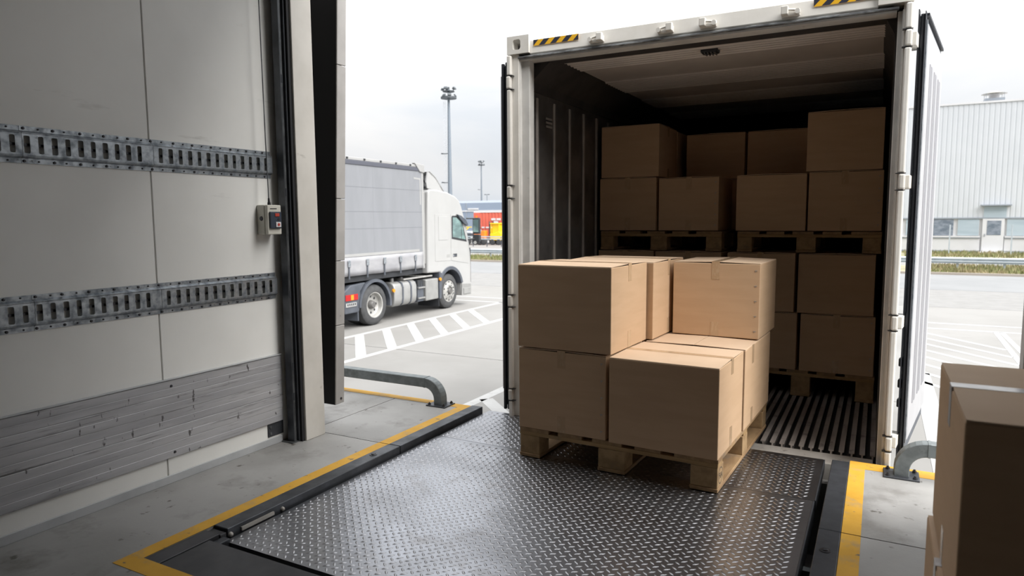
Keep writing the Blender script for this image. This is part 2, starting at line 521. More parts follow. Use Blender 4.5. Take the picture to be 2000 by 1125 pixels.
wl = struct(B(-3.65, -3.427, -8, 3.205, 0, 3.66).build('wall_left', 'panel'))
for y0, y1 in [(-8, -1.16), (-1.154, 1.16), (1.166, 2.320), (2.327, 3.205)]:
    B(-3.427, -3.415, y0, y1, 0.0, 3.66).build('wall_panel', 'panel', wl, bevel=0.002, seg=1)
struct(B(-3.415, -3.404, -8, 3.14, 0, 0.046).build('baseboard_left', 'trim', bevel=0.002, seg=1))
wfl = struct(B(-9, -3.27, 3.217, 3.39, 0, 3.80).build('wall_front_left', 'jamb', bevel=0.004))
struct(B(0.56, 0.94, 3.217, 3.39, 0, 3.80).build('wall_front_right', 'jamb', bevel=0.004))
struct(B(-3.27, 0.56, 3.217, 3.39, 3.62, 3.80).build('wall_front_top', 'jamb'))
struct(B(0.86, 0.94, -8, 3.217, 0, 3.66).build('wall_right', 'shed'))
struct(B(-3.65, 0.94, -8.2, -8, 0, 3.66).build('wall_back', 'shed'))
struct(B(-3.65, 0.94, -8.2, 3.217, 3.66, 3.80).build('ceiling', 'shed'))


# ------------------------------------------------------------------ wall fittings
def logistic_rail(zc, label):
    t = thing('slotted_rail', label, 'rail', (-3.415, 0, zc), 0, 'load rails on the left wall')
    slots_y0 = 0.30
    pitch = 0.0592
    rv = MB()
    ri = 0
    for y0, y1 in [(0.3, 1.70), (1.702, 2.33), (2.332, 3.135)]:
        b = MB()
        for sg in (1, -1):
            b.box(0, 0.004, y0, y1, *sorted((sg * 0.060, sg * 0.083)))
            b.prism([(0.004, sg * 0.062), (0.022, sg * 0.052), (0.022, sg * 0.048), (0.0, sg * 0.059)], 'y', y0, y1)
            b.box(0.019, 0.022, y0, y1, *sorted((sg * 0.039, sg * 0.050)))
        edges = [y0]
        n = int((y1 - slots_y0) / pitch) + 2
        for k in range(n):
            c = slots_y0 + pitch * k
            w = 0.0115 if k % 2 else 0.0135
            if c - w > y0 + 0.004 and c + w < y1 - 0.004:
                edges += [c - w, c + w]
        edges.append(y1)
        for q in range(0, len(edges), 2):
            b.box(0.019, 0.022, edges[q], edges[q + 1], -0.0392, 0.0392)
        # rounded slot corners
        for q in range(1, len(edges) - 1, 2):
            for yy, sy in ((edges[q], 1), (edges[q + 1], -1)):
                for sz in (1, -1):
                    b.prism([(yy, sz * 0.0392), (yy + sy * 0.006, sz * 0.0392), (yy + sy * 0.002, sz * 0.0372), (yy, sz * 0.0330)], 'x', 0.0191, 0.0219)
        b.build('rail_segment', 'galv', t)
    B(0.003, 0.009, 0.3, 3.135, -0.006, 0.006).build('cross_bar', 'bolt', t)
    y = 0.35
    while y < 3.12:
        for sg in (1, -1):
            big = ri % 2 == 0
            r = 0.0068 if big else 0.0042
            yy = y + random.uniform(-0.006, 0.006)
            rv.cyl((0.004, yy, sg * 0.073), (0.0075, yy, sg * 0.073), r, r, 8).cyl((0.0075, yy, sg * 0.073), (0.0095, yy, sg * 0.073), r, r * 0.5, 8)
        ri += 1
        y += 0.062
    rv.build('rivets', 'bolt', t, smooth=30, kind='stuff')
    return t


logistic_rail(1.795, 'upper slotted galvanised load rail on the left wall above the switch box height')
logistic_rail(1.0325, 'lower slotted galvanised load rail on the left wall above the scuffed aluminium boards')

kb = thing('kick_board', 'scuffed ribbed aluminium kick boards along the bottom of the left wall', 'kick board', (-3.415, 0, 0))
zs = [0.145, 0.232, 0.318, 0.405, 0.494, 0.577]
for i in range(5):
    a, b_ = zs[i], zs[i + 1] - 0.0012
    h = b_ - a
    o_ = (0.0, 0.0015, -0.0012, 0.001, 0.0)[i]
    prof = [(0, a), (0.0145 + o_, a), (0.0155 + o_, a + 0.002), (0.0155 + o_, a + h * 0.47), (0.0142 + o_, a + h * 0.49), (0.0155 + o_, a + h * 0.51), (0.0155 + o_, b_ - 0.002), (0.0145 + o_, b_), (0, b_)]
    MB().prism(prof, 'y', 0.0, 3.15).build('plank', 'alu', kb)
B(0, 0.021, 0.0, 3.15, 0.579, 0.586).build('top_lip', 'trim', kb, bevel=0.0015, seg=1)
for yy, zz in [(2.36, 0.545), (2.36, 0.172), (1.2, 0.545), (1.2, 0.172)]:
    MB().cyl((0.014, yy, zz), (0.0205, yy, zz), 0.0085, 0.006, 10).build('screw', 'bolt', kb, smooth=30)

dt = thing('door_track', 'dark steel vertical door track standing between the left wall and the door jamb', 'door track', (0, 0, 0))
B(-3.372, -3.318, 3.156, 3.162, 0.008, 3.44).build('angle_plate', 'steel', dt)
B(-3.324, -3.318, 3.1625, 3.178, 0.008, 3.44).build('angle_flange', 'tracksteel', dt)
B(-3.392, -3.300, 3.182, 3.190, 0.006, 3.44).build('guide_plate', 'steel', dt)
MB().sweep([(-3.338, 3.171, 0.02), (-3.338, 3.171, 3.44)], [(0.007 * math.cos(k * math.pi / 4), 0.007 * math.sin(k * math.pi / 4)) for k in range(8)], (1, 0, 0)).build('guide_rod', 'galv', dt, smooth=50)
B(-3.40, -3.285, 3.195, 3.215, 0.0, 3.44).build('rubber_seal', 'black', dt)
B(-3.412, -3.305, 3.128, 3.20, 0.0, 0.007).build('foot_plate', 'tracksteel', dt)
for z in (0.28, 0.48, 0.95, 1.6, 2.3):
    B(-3.322, -3.316, 3.163, 3.177, z, z + 0.05).build('clip', 'steel', dt)
hp = thing('corner_bracket', 'small black bolted bracket at the foot of the left wall beside the track', 'bracket', (-3.415, 0, 0))
B(0, 0.006, 3.025, 3.154, 0.055, 0.143).build('plate', 'steel', hp, bevel=0.002, seg=1)
for z in (0.078, 0.120):
    MB().cyl((0.006, 3.045, z), (0.011, 3.045, z), 0.0095, 0.008, 10).build('bolt', 'tracksteel', hp, smooth=30)

sb = thing('switch_box', 'cream wall switch box with a black switch and hanging cable on the left wall', 'switch', (-3.415, 3.013, 1.36))
B(0, 0.068, 0, 0.108, 0, 0.184).build('body', 'cream', sb, bevel=0.006)
B(0.0685, 0.094, 0.001, 0.110, 0.001, 0.183).build('cover', 'cream', sb, bevel=0.005)
B(0.094, 0.108, 0.012, 0.100, 0.038, 0.142).build('switch_face', 'blue', sb, bevel=0.004)
B(0.108, 0.112, 0.046, 0.080, 0.112, 0.132).build('red_button', 'red', sb, bevel=0.002)
B(0.108, 0.113, 0.050, 0.090, 0.046, 0.078).build('white_button', 'whitetape', sb, bevel=0.002)
MB().cyl((0.113, 0.07, 0.062), (0.116, 0.07, 0.062), 0.009, n=12).build('button_mark', 'red', sb)
MB().cyl((0.108, 0.075, 0.095), (0.110, 0.075, 0.095), 0.009, n=12).build('key_hole', 'bolt', sb)
MB().lathe([(-0.004, 0.0), (-0.004, 0.012), (0.0, 0.015)], (0.04, 0.0, 0.10), 'y', 16).build('knockout', 'bolt', sb, smooth=40)
MB().cyl((0.079, 0.032, 0.165), (0.079, 0.030, 0.20), 0.012, 0.009, 10).cyl((0.079, 0.03, 0.20), (0.079, 0.029, 0.225), 0.007, 0.005, 10).build('cable_gland', 'black', sb, smooth=40)
MB().sweep([(0.079, 0.029, 0.22), (0.075, 0.026, 0.6), (0.072, 0.022, 1.4), (0.070, 0.02, 2.05)], [(0.0035 * math.cos(k), 0.0035 * math.sin(k)) for k in (0, 1.05, 2.1, 3.14, 4.19, 5.24)], (0, 1, 0)).build('cable', 'tracksteel', sb, smooth=60)
B(0.094, 0.0955, 0.022, 0.075, 0.158, 0.163).build('slot', 'bolt', sb)


# ------------------------------------------------------------------ dock shelters
def shelter(x_edge, sgn, tilt, label):
    t = thing('dock_shelter', label, 'dock shelter', (0, 0, 0), 0)
    z0, z1 = 0.14, 3.5

    def ex(z):
        return x_edge + tilt * (z - z0)
    b = MB()
    xa = [ex(z0) - sgn * 0.013, ex(z1) - sgn * 0.013]
    xo = x_edge - sgn * (0.50 if sgn > 0 else 0.14)
    b.prism([(xo, z0), (xa[0], z0), (xa[1], z1), (xo, z1)], 'y', 3.585, 3.635)
    b.box(*sorted((xo, xo + sgn * 0.05)), 3.39, 3.585, z0, z1)
    b.build('curtain', 'black', t)
    cuts = [0.145, 0.714, 1.167, 1.595, 2.483, 2.93, 3.5]
    for i in range(len(cuts) - 1):
        a, c = cuts[i], cuts[i + 1] - 0.004
        s_ = MB()
        s_.prism([(ex(a) - sgn * 0.012, a), (ex(a), a), (ex(c), c), (ex(c) - sgn * 0.012, c)], 'y', 3.578, 3.664)
        s_.build('edge_strip', 'strip', t, bevel=0.003, seg=1)
    MB().cyl((ex(0.18) - sgn * 0.001, 3.63, 0.18), (ex(0.18) + sgn * 0.003, 3.63, 0.18), 0.009, n=10).build('screw', 'bolt', t)
    return t


shelter(-3.343, 1, 0.0468, 'black dock shelter curtain with a grey edge strip beyond the left door jamb')
shelter(0.568, -1, 0.0, 'black dock shelter curtain at the right edge of the opening')

# ------------------------------------------------------------------ dock leveller
PZ = -0.04
lv = thing('dock_leveller', 'dark steel dock leveller with a raised tread deck in the floor pit', 'dock leveller', (0, 0, 0))
deck = B(-2.632, -0.250, 2.055, 3.803, PZ - 0.03, PZ).build('deck_plate', 'tread', lv)
lip = B(-2.626, -0.244, 3.807, 4.505, PZ - 0.022, PZ).build('lip_plate', 'tread', lv)


def studs(x0, x1, y0, y1):
    b = MB()
    px, py = 0.0487, 0.0500
    nx, ny = int((x1 - x0) / px), int((y1 - y0) / py)
    c45 = math.sqrt(0.5)
    for fam, (du, dv) in enumerate(((c45, -c45), (c45, c45))):
        for i in range(nx):
            for j in range(ny):
                cx = x0 + (i + 0.35 + 0.5 * fam) * px
                cy = y0 + (j + 0.35 + 0.5 * fam) * py
                if cx > x1 - 0.012 or cy > y1 - 0.012:
                    continue
                hl, hw, hz = 0.0190, 0.0060, 0.0042

                def P(a, c, z):
                    return (cx + du * a - dv * c, cy + dv * a + du * c, PZ + z)
                b.add([P(-hl, 0, 0), P(-hl * .55, -hw * .8, 0), P(0, -hw, 0), P(hl * .55, -hw * .8, 0), P(hl, 0, 0), P(hl * .55, hw * .8, 0), P(0, hw, 0), P(-hl * .55, hw * .8, 0),
                       P(-hl * .5, 0, hz * .8), P(0, 0, hz), P(hl * .5, 0, hz * .8)],
                      [(0, 1, 8), (1, 2, 9, 8), (2, 3, 10, 9), (3, 4, 10), (4, 5, 10), (5, 6, 9, 10), (6, 7, 8, 9), (7, 0, 8)])
    return b


studs(-2.628, -0.256, 2.06, 3.80).build('tread_studs', 'stud', lv, smooth=80, kind='stuff')
studs(-2.622, -0.25, 3.812, 4.50).build('tread_studs', 'stud', lv, smooth=80, kind='stuff')
B(-0.2495, -0.240, 2.06, 3.80, PZ - 0.11, PZ + 0.002).build('edge_skirt', 'steel', lv, bevel=0.002, seg=1)
B(-0.2435, -0.235, 3.81, 4.50, PZ - 0.06, PZ + 0.002).build('edge_skirt', 'steel', lv, bevel=0.002, seg=1)
for y0, y1 in [(2.085, 3.406), (3.412, 4.445)]:
    B(-2.744, -2.650, y0, y1, -0.13, 0.003).build('frame_curb', 'steel', lv, bevel=0.003, seg=1)
for y0, y1 in [(1.735, 3.370), (3.375, 4.40)]:
    B(-0.192, -0.098, y0, y1, -0.13, 0.003).build('frame_curb', 'steel', lv, bevel=0.003, seg=1)
B(-2.742, -2.652, 1.732, 2.040, -0.13, -0.004).build('frame_strip', 'rearplate', lv, bevel=0.002, seg=1)
B(-2.742, -2.652, 2.046, 2.080, -0.13, -0.012).build('frame_strip', 'rearplate', lv, bevel=0.002, seg=1)
B(-2.648, -0.194, 1.732, 1.985, -0.06, -0.008).build('rear_plate', 'rearplate', lv, bevel=0.002, seg=1)
B(-2.648, -2.60, 1.99, 2.06, -0.10, -0.022).build('hinge_block', 'steel', lv, bevel=0.004)
B(-2.650, -2.640, 2.16, 2.36, -0.035, -0.018).build('wear_strip', 'sill', lv)
for yy in (2.10, 2.42):
    MB().lathe([(0.016, 0.0), (0.014, 0.006), (0.008, 0.011), (0, 0.013)], (-2.650, yy, -0.030), 'x', 12).build('hinge_bolt', 'sill', lv, smooth=50)
for x, y in [(-2.700, 3.203), (-0.150, 3.147)]:
    MB().lathe([(0.003, 0.024), (0.006, 0.023), (0.0065, 0.015), (0.0115, 0.012), (0.013, 0.006), (0.011, 0.0)], (x, y, 0), 'z', 14).build('bolt', 'bolt', lv, smooth=40)
MB().box(-2.55, -2.45, 2.1, 4.4, -0.25, PZ - 0.03).box(-0.45, -0.35, 2.1, 4.4, -0.25, PZ - 0.03).box(-2.55, -0.35, 4.2, 4.3, -0.25, -0.08).build('under_beams', 'steel', lv)
B(-0.236, -0.194, 3.13, 3.17, -0.16, -0.10).build('stop_block', 'galv2', lv)
MB().box(-2.5, -2.4, 2.3, 2.4, -0.6, -0.25).box(-0.5, -0.4, 2.3, 2.4, -0.6, -0.25).box(-1.5, -1.4, 4.2, 4.3, -0.6, -0.25).build('support_legs', 'steel', lv)


# ------------------------------------------------------------------ guard rails
def guard(bx, by, sgn, length, label):
    t = thing('guard_rail', label, 'guard rail', (bx, by, 0), 0, 'low guard rails at the dock edge')
    h = 0.038
    q = [(-h, -h), (-h * .8, -h * 1.05), (h * .8, -h * 1.05), (h, -h), (h, h), (h * .8, h * 1.05), (-h * .8, h * 1.05), (-h, h)]
    q = [(-h, -h * .9), (-h * .9, -h), (h * .9, -h), (h, -h * .9), (h, h * .9), (h * .9, h), (-h * .9, h), (-h, h * .9)]
    rr = 0.125
    zt = 0.172

    def elbow(x0, sg):
        pts = [(x0, 0, 0.010), (x0, 0, zt - rr)]
        for k in range(1, 9):
            a = k / 8 * math.pi / 2
            pts.append((x0 + sg * rr * (1 - math.cos(a)), 0, zt - rr + rr * math.sin(a)))
        MB().sweep(pts, q, (0, 1, 0)).build('elbow', 'galv2', t)
        q2 = [(a * 1.06, b * 1.06) for a, b in q]
        MB().sweep([(x0 + sg * (rr - 0.004), 0, zt), (x0 + sg * (rr + 0.008), 0, zt)], q2, (0, 1, 0)).build('weld_collar', 'galv2', t)
        B(x0 - 0.088, x0 + 0.088, -0.075, 0.075, 0, 0.010).build('base_plate', 'steel', t, bevel=0.002, seg=1)
        for dx in (-0.066, 0.066):
            for dy in (-0.055, 0.055):
                MB().cyl((x0 + dx, dy, 0.010), (x0 + dx, dy, 0.021), 0.012, 0.011, 6).cyl((x0 + dx, dy, 0.021), (x0 + dx, dy, 0.028), 0.006, n=8).build('anchor_bolt', 'bolt', t)
    elbow(0, sgn)
    elbow(sgn * length, -sgn)
    MB().sweep([(sgn * (rr + 0.002), 0, zt), (sgn * (length - rr - 0.002), 0, zt)], q, (0, 1, 0)).build('rail_tube', 'galv2', t)


guard(-2.975, 4.345, -1, 3.0, 'low galvanised guard rail on the dock edge left of the container')
guard(0.165, 4.300, 1, 2.4, 'low galvanised guard rail on the dock edge right of the container')


# ------------------------------------------------------------------ pallets and cartons
def pallet(label, loc, rz, W, D, H, stamp=False):
    t = thing('pallet', label, 'pallet', loc, rz, 'wooden pallets')
    tb, ts, tl = 0.024, 0.024, 0.022
    for a, b in [(0, .165), (.215, .345), (.400, .550), (.610, .740), (.800, 1)]:
        o = B(a * W + random.uniform(0, .004), b * W, random.uniform(-.004, .004), D, H - tb, H).build('deck_board', 'wood', t, bevel=0.002, seg=1)
    for y0, y1 in [(0, .1), (D / 2 - .05, D / 2 + .05), (D - .1, D)]:
        B(0.002, W - 0.002, y0 + .001, y1, H - tb - ts, H - tb).build('cross_board', 'woodx', t, bevel=0.002, seg=1)
    for i, (a, b) in enumerate([(0, .115), (.43, .57), (.875, 1)]):
        for y0, y1 in [(0.002, .13), (D / 2 - .065, D / 2 + .065), (D - .13, D)]:
            B(a * W + .003, b * W - .003, y0, y1, tl, H - tb - ts).build('block', 'chip', t, bevel=0.003, seg=1)
        B(a * W, b * W, -0.003, D, 0, tl).build('bottom_board', 'wood', t, bevel=0.003, seg=1)
    if stamp:
        ring = MB()
        n = 28
        cy, cz, ry, rzz = 0.066, tl + (H - tb - ts - tl) * 0.5, 0.047, 0.047
        vs_, fs = [], []
        for i in range(n):
            a = 2 * math.pi * i / n
            for k in (1.0, 0.91):
                vs_.append((W - 0.0025, cy + ry * k * math.cos(a), cz + rzz * k * math.sin(a)))
        for i in range(n):
            j = (i + 1) % n
            fs.append((2 * i, 2 * i + 1, 2 * j + 1, 2 * j))
        ring.add(vs_, fs)
        ring.build('stamp_ring', 'ink', t)
        mtx = Matrix(((0, 0, 1, W - 0.0028), (1, 0, 0, cy), (0, 1, 0, cz), (0, 0, 0, 1)))
        text_mesh('FIA', 0.048, 'stamp_letters', 'ink', t, mtx)
    return t


def carton(label, loc, rz, size, seam='y', group='kraft cartons', staples=False, tape=True, tmat='tape', lift=0.004, body_mat='card', side_tape=None):
    w, d, h = size
    t = thing('carton', label, 'carton', loc, rz, group)
    B(0, w, 0, d, 0, h - 0.006).build('body', body_mat, t, bevel=0.004)
    ax = 'x' if seam == 'x' else 'y'
    ln, ww = (w, d) if seam == 'x' else (d, w)
    for s_ in (0, 1):
        p = [(0.001, h - 0.005), (ww / 2 - 0.002, h - 0.004 + lift), (ww / 2 - 0.002, h + lift), (0.003, h - 0.001)]
        if s_:
            p = [(ww - a, b) for a, b in p]
        MB().prism(p, ax, 0.002, ln - 0.002).build('flap', 'card_lit', t)
    B(0.004, w - 0.004, 0.004, d - 0.004, h - 0.006, h - 0.0055).build('flap_gap_shade', 'gap', t)  # near-black sheet that paints the shade in the gap below the flaps
    if tape:
        c = ww / 2 + random.uniform(-0.004, 0.004)
        hw = 0.026

        def tb(u0, u1, v0, v1, z0, z1):
            return B(u0, u1, v0, v1, z0, z1) if seam == 'x' else B(v0, v1, u0, u1, z0, z1)
        tb(0, ln, c - hw, c + hw, h + lift, h + lift + 0.0007).build('top_tape', tmat, t)
        la, lb = 0.085 + random.uniform(0, 0.03), 0.085 + random.uniform(0, 0.04)
        for u0, u1 in ((-0.0012, 0.0), (ln, ln + 0.0012)):
            tb(u0, u1, c - hw, c + hw, h - la, h + lift + 0.0006).build('end_tape', tmat, t)
            tb(u0, u1, c - hw, c + hw, 0.002, lb).build('end_tape', tmat, t)
    if side_tape is not None:
        for z0_, z1_ in ((h - 0.12, h - 0.001), (0.002, 0.10)):
            B(w, w + 0.0012, side_tape - 0.026, side_tape + 0.026, z0_, z1_).build('side_tape', tmat, t)
    if staples:
        s = MB()
        for k in range(5):
            z = h * (0.10 + 0.20 * k)
            s.box(w - 0.034, w - 0.018, -0.0025, 0.001, z, z + 0.004)
            s.box(w - 0.031, w - 0.027, -0.0015, 0.001, z - 0.008, z + 0.002)
        s.build('staples', 'sill', t, kind='stuff')
    return t


# front pallet on the leveller
FO, FA = Vector((-1.945, 3.715)), R(-2.5)


def fr(x, y):
    c, s = math.cos(FA), math.sin(FA)
    return (FO.x + x * c - y * s, FO.y + x * s + y * c)


def fcart(label, x0, x1, y0, y1, z0, z1, dr=0.0, **k):
    carton(label, (*fr(x0, y0), z0), FA + R(dr), (x1 - x0, y1 - y0, z1 - z0), group='cartons on the front pallet', **k)


pallet('worn wooden pallet on the leveller deck under the front cartons', (FO.x, FO.y, PZ + 0.0045), FA, 1.235, 1.36, 0.186, stamp=True)
FZ = PZ + 0.1915
fcart('carton at lower left front of the front pallet, taped on its shaded face', 0.0, 0.582, -0.005, 0.60, FZ, 0.655, seam='y', staples=True, tape=True)
fcart('carton at lower right front corner of the front pallet, tape across its bare top', 0.608, 1.235, -0.02, 0.555, FZ, 0.655, seam='x')
fcart('kraft carton at lower back right of the front pallet under the single upper right carton', 0.612, 1.242, 0.575, 1.365, FZ, 0.655, seam='y', tape=False, side_tape=0.22)
fcart('kraft carton buried at lower back left of the front pallet', 0.0, 0.595, 0.615, 1.36, FZ, 0.655, seam='y', tape=False)
fcart('large carton on upper left front of the front pallet with a dark front face', -0.004, 0.612, -0.006, 0.585, 0.663, 1.172, seam='x', lift=0.006)
fcart('kraft carton wedged on top behind the large upper left one on the front pallet', 0.03, 0.650, 0.605, 1.25, 0.663, 1.166, seam='x', lift=0.006)
fcart('kraft carton standing alone on the upper right of the front pallet with stapled edge', 0.680, 1.247, 0.925, 1.49, 0.663, 1.155, seam='y', staples=True, lift=0.006)

# stacks inside the container
YS = 6.06
TZ = PZ


def stack_carton(label, x0, x1, y0, y1, z0, z1, rz=0.0, **k):
    carton(label, (x0, y0, z0), R(rz), (x1 - x0, y1 - y0, z1 - z0), group='cartons stacked inside the container', **k)


pallet('wooden pallet on the container floor bars under the right hand stack', (-1.075, YS, TZ + 0.001), 0, 1.09, 1.22, 0.215)
pallet('wooden pallet on the container floor behind the front load, under the left hand stack', (-2.315, YS, TZ + 0.001), 0, 1.11, 1.22, 0.215)
pallet('wooden pallet halfway up the right hand stack in the container', (-1.070, YS, 1.158), 0, 1.09, 1.22, 0.172)
pallet('wooden pallet halfway up the left hand stack in the container', (-2.305, YS, 1.158), 0, 1.11, 1.22, 0.172)
zb = TZ + 0.2165
stack_carton('bottom right carton of the right hand stack, resting on the floor pallet', -0.545, 0.004, YS, YS + .6, zb, 0.655, staples=True)
stack_carton('bottom left carton of the right hand stack, resting on the floor pallet', -1.115, -0.572, YS, YS + .6, zb, 0.655, tape=False)
stack_carton('right carton of the second layer in the right hand stack under the raised pallet', -0.575, -0.014, YS - .004, YS + .6, 0.661, 1.150, tape=False)
stack_carton('left carton of the second layer in the right hand stack under the raised pallet', -1.145, -0.602, YS, YS + .6, 0.661, 1.150)
stack_carton('bottom left carton of the left hand stack behind the front load', -2.315, -1.785, YS, YS + .6, zb, 0.655, tape=False)
stack_carton('bottom right carton of the left hand stack behind the front load', -1.765, -1.200, YS, YS + .6, zb, 0.655, tape=False)
stack_carton('left carton under the raised pallet of the left hand stack, only its top strip showing', -2.325, -1.795, YS, YS + .6, 0.661, 1.150)
stack_carton('right carton under the raised pallet of the left hand stack, only its top strip showing', -1.780, -1.197, YS, YS + .6, 0.661, 1.150)
U0, U1 = 1.336, 1.802
stack_carton('left carton standing on the raised pallet of the right hand stack, no tape in front', -1.082, -0.533, YS - .01, YS + .59, U0, U1, tape=False)
stack_carton('right carton standing on the raised pallet of the right hand stack beneath the tallest carton', -0.518, 0.014, YS - .01, YS + .59, U0, U1 + .006, staples=True)
stack_carton('left carton standing on the raised pallet of the left hand stack beneath the top carton', -2.310, -1.778, YS - .01, YS + .59, U0, U1 + .01)
stack_carton('right carton standing on the raised pallet of the left hand stack with stapled edge', -1.752, -1.228, YS - .01, YS + .59, U0, U1 - .002, staples=True)
stack_carton('back carton on the raised left hand pallet below the dim left back carton', -1.74, -1.16, YS + .60, YS + 1.2, U0, U1, tape=False)
stack_carton('back carton on the raised left hand pallet in the far corner', -2.31, -1.76, YS + .60, YS + 1.2, U0, U1, tape=False)
stack_carton('back carton on the raised right hand pallet below the dim right back carton', -1.10, -0.55, YS + .60, YS + 1.2, U0, U1, tape=False)
stack_carton('tallest carton on top of the right hand stack against the container side', -0.543, 0.004, YS - .006, YS + .59, U1 + .0125, 2.283, tape=False)
stack_carton('top carton of the left hand stack at the dark container wall', -2.300, -1.757, YS - .006, YS + .59, U1 + .0165, 2.283, seam='x')
stack_carton('dim carton hidden behind the top carton of the left hand stack', -2.300, -1.752, YS + .605, YS + 1.18, U1 + .007, 2.275, tape=False)
stack_carton('dim back carton at middle left on top behind the left hand stack', -1.668, -1.130, YS + .62, YS + 1.2, U1 + .007, 2.235, tape=False)
stack_carton('dim back carton at middle right on top behind the right hand stack', -1.105, -0.56, YS + .62, YS + 1.2, U1 + .007, 2.235, tape=False)

# foreground cartons
carton('brown carton with glossy white tape on top, close at the right edge of the picture', (0.187, 1.790, 0.507), R(0.0), (0.62, 0.690, 0.490), seam='x', tmat='whitetape', group='cartons in the right foreground')
carton('brown carton on the floor under the foreground carton with white tape', (0.174, 1.785, 0.0), R(0.0), (0.64, 0.700, 0.498), seam='x', tmat='whitetape', group='cartons in the right foreground')

# ------------------------------------------------------------------ shipping container
ct = thing('shipping_container', 'white refrigerated shipping container backed up to the dock with both doors open', 'container', (0, 0, 0))
CX0, CX1, CY, CT = -2.430, 0.115, 4.48, 2.728
CL = 10.55


def casting(x0, x1, mirror=False):
    """corner casting: front plate with an oval hole, closed sides, hole in the top"""
    b = MB()
    y0, y1, z0, z1 = CY - 0.008, CY + 0.16, 2.628, 2.752
    cx, cz, n = (x0 + x1) / 2 + (-.01 if not mirror else .01), 2.692, 24
    oval = []
    for i in range(n):
        a = 2 * math.pi * i / n
        oval.append((cx + 0.031 * max(-1, min(1, 1.25 * math.cos(a))), cz + 0.036 * max(-1, min(1, 1.15 * math.sin(a)))))
    rect = []
    for i in range(n):
        a = 2 * math.pi * i / n
        c, s = math.cos(a), math.sin(a)
        k = 1 / max(abs(c), abs(s))
        rect.append(((x0 + x1) / 2 + (x1 - x0) / 2 * c * k, (z0 + z1) / 2 + (z1 - z0) / 2 * s * k))
    vs_ = [(p[0], y0, p[1]) for p in rect] + [(p[0], y0, p[1]) for p in oval] + [(p[0], y0 + 0.03, p[1]) for p in oval] + [(p[0], y0 + 0.03, p[1]) for p in rect]
    fs = []
    for i in range(n):
        j = (i + 1) % n
        fs += [(i, j, n + j, n + i), (n + i, n + j, 2 * n + j, 2 * n + i), (2 * n + i, 2 * n + j, 3 * n + j, 3 * n + i), (3 * n + i, 3 * n + j, j, i)]
    b.add(vs_, fs)
    b.box(x0, x1, y0 + .03, y1, z0, z0 + .02)
    b.box(x0, x0 + .02, y0 + .03, y1, z0 + .02, z1)
    b.box(x1 - .02, x1, y0 + .03, y1, z0 + .02, z1)
    b.box(x0 + .02, x1 - .02, y1 - .02, y1, z0 + .02, z1)
    b.box(x0 + .02, x1 - .02, y0 + .03, y0 + .06, z1 - .02, z1)
    b.box(x0 + .02, (x0 + x1) / 2 + .01, y0 + .06, y1 - .02, z1 - .02, z1)
    return b.build('corner_casting', 'cwhite', ct)


casting(CX0, CX0 + 0.175)
casting(CX1 - 0.175, CX1, True)
MB().prism([(CY + .025, 2.612), (CY + .012, 2.622), (CY + .022, 2.715), (CY + .045, CT), (CY + .16, CT), (CY + .16, 2.612)], 'x', CX0 + 0.175, CX1 - 0.175).build('header_beam', 'cwhite', ct, bevel=0.003, seg=1)
MB().box(CX0 + 0.08, CX1 - 0.07, CY + 0.005, CY + 0.035, 2.596, 2.611).build('header_gasket', 'grimy', ct, bevel=0.004)
B(CX0 + 0.09, CX1 - 0.08, CY + 0.03, CY + 0.15, 2.586, 2.600).build('header_soffit', 'cframe', ct)
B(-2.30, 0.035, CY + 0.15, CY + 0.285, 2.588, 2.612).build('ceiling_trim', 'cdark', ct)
for x0, s in ((CX0, 1), (CX1, -1)):
    def xs(a, b):
        return sorted((x0 + s * a, x0 + s * b))
    wp, wq = (0.085, 0.150) if s > 0 else (0.046, 0.074)
    B(*xs(0.0, wp), CY + 0.012, CY + 0.13, -0.28, 2.628).build('corner_post', 'cwhite', ct, bevel=0.004, seg=1)
    B(*xs(wp, wq), CY + 0.055, CY + 0.13, -0.06, 2.596).build('door_seat', 'cframe', ct, bevel=0.003, seg=1)
    B(*xs(wp - 0.007, wp + 0.005), CY + 0.020, CY + 0.055, -0.06, 2.596).build('seat_lip', 'cframe', ct, bevel=0.002, seg=1)
    # hinge tube broken by four knuckles
    zk = [(0.08, 0.165), (0.795, 0.880), (1.600, 1.688), (2.385, 2.475)]
    za = [-0.2] + [b for a, b in zk]
    zb_ = [a for a, b in zk] + [2.625]
    for a, b in zip(za, zb_):
        MB().box(*xs(0.004, 0.036), CY - 0.026, CY + 0.012, a + 0.006, b - 0.006).build('hinge_bar', 'cwhite', ct, bevel=0.008)
    for a, b in zk:
        MB().box(*xs(0.0, 0.034), CY - 0.030, CY + 0.010, a, b).build('hinge_knuckle', 'cwhite', ct, bevel=0.010)
        B(*xs(-0.002, 0.05), CY - 0.024, CY + 0.010, a - 0.005, a - 0.001).build('hinge_washer', 'bolt', ct)
        B(*xs(-0.002, 0.05), CY - 0.024, CY + 0.010, b + 0.001, b + 0.005).build('hinge_washer', 'bolt', ct)
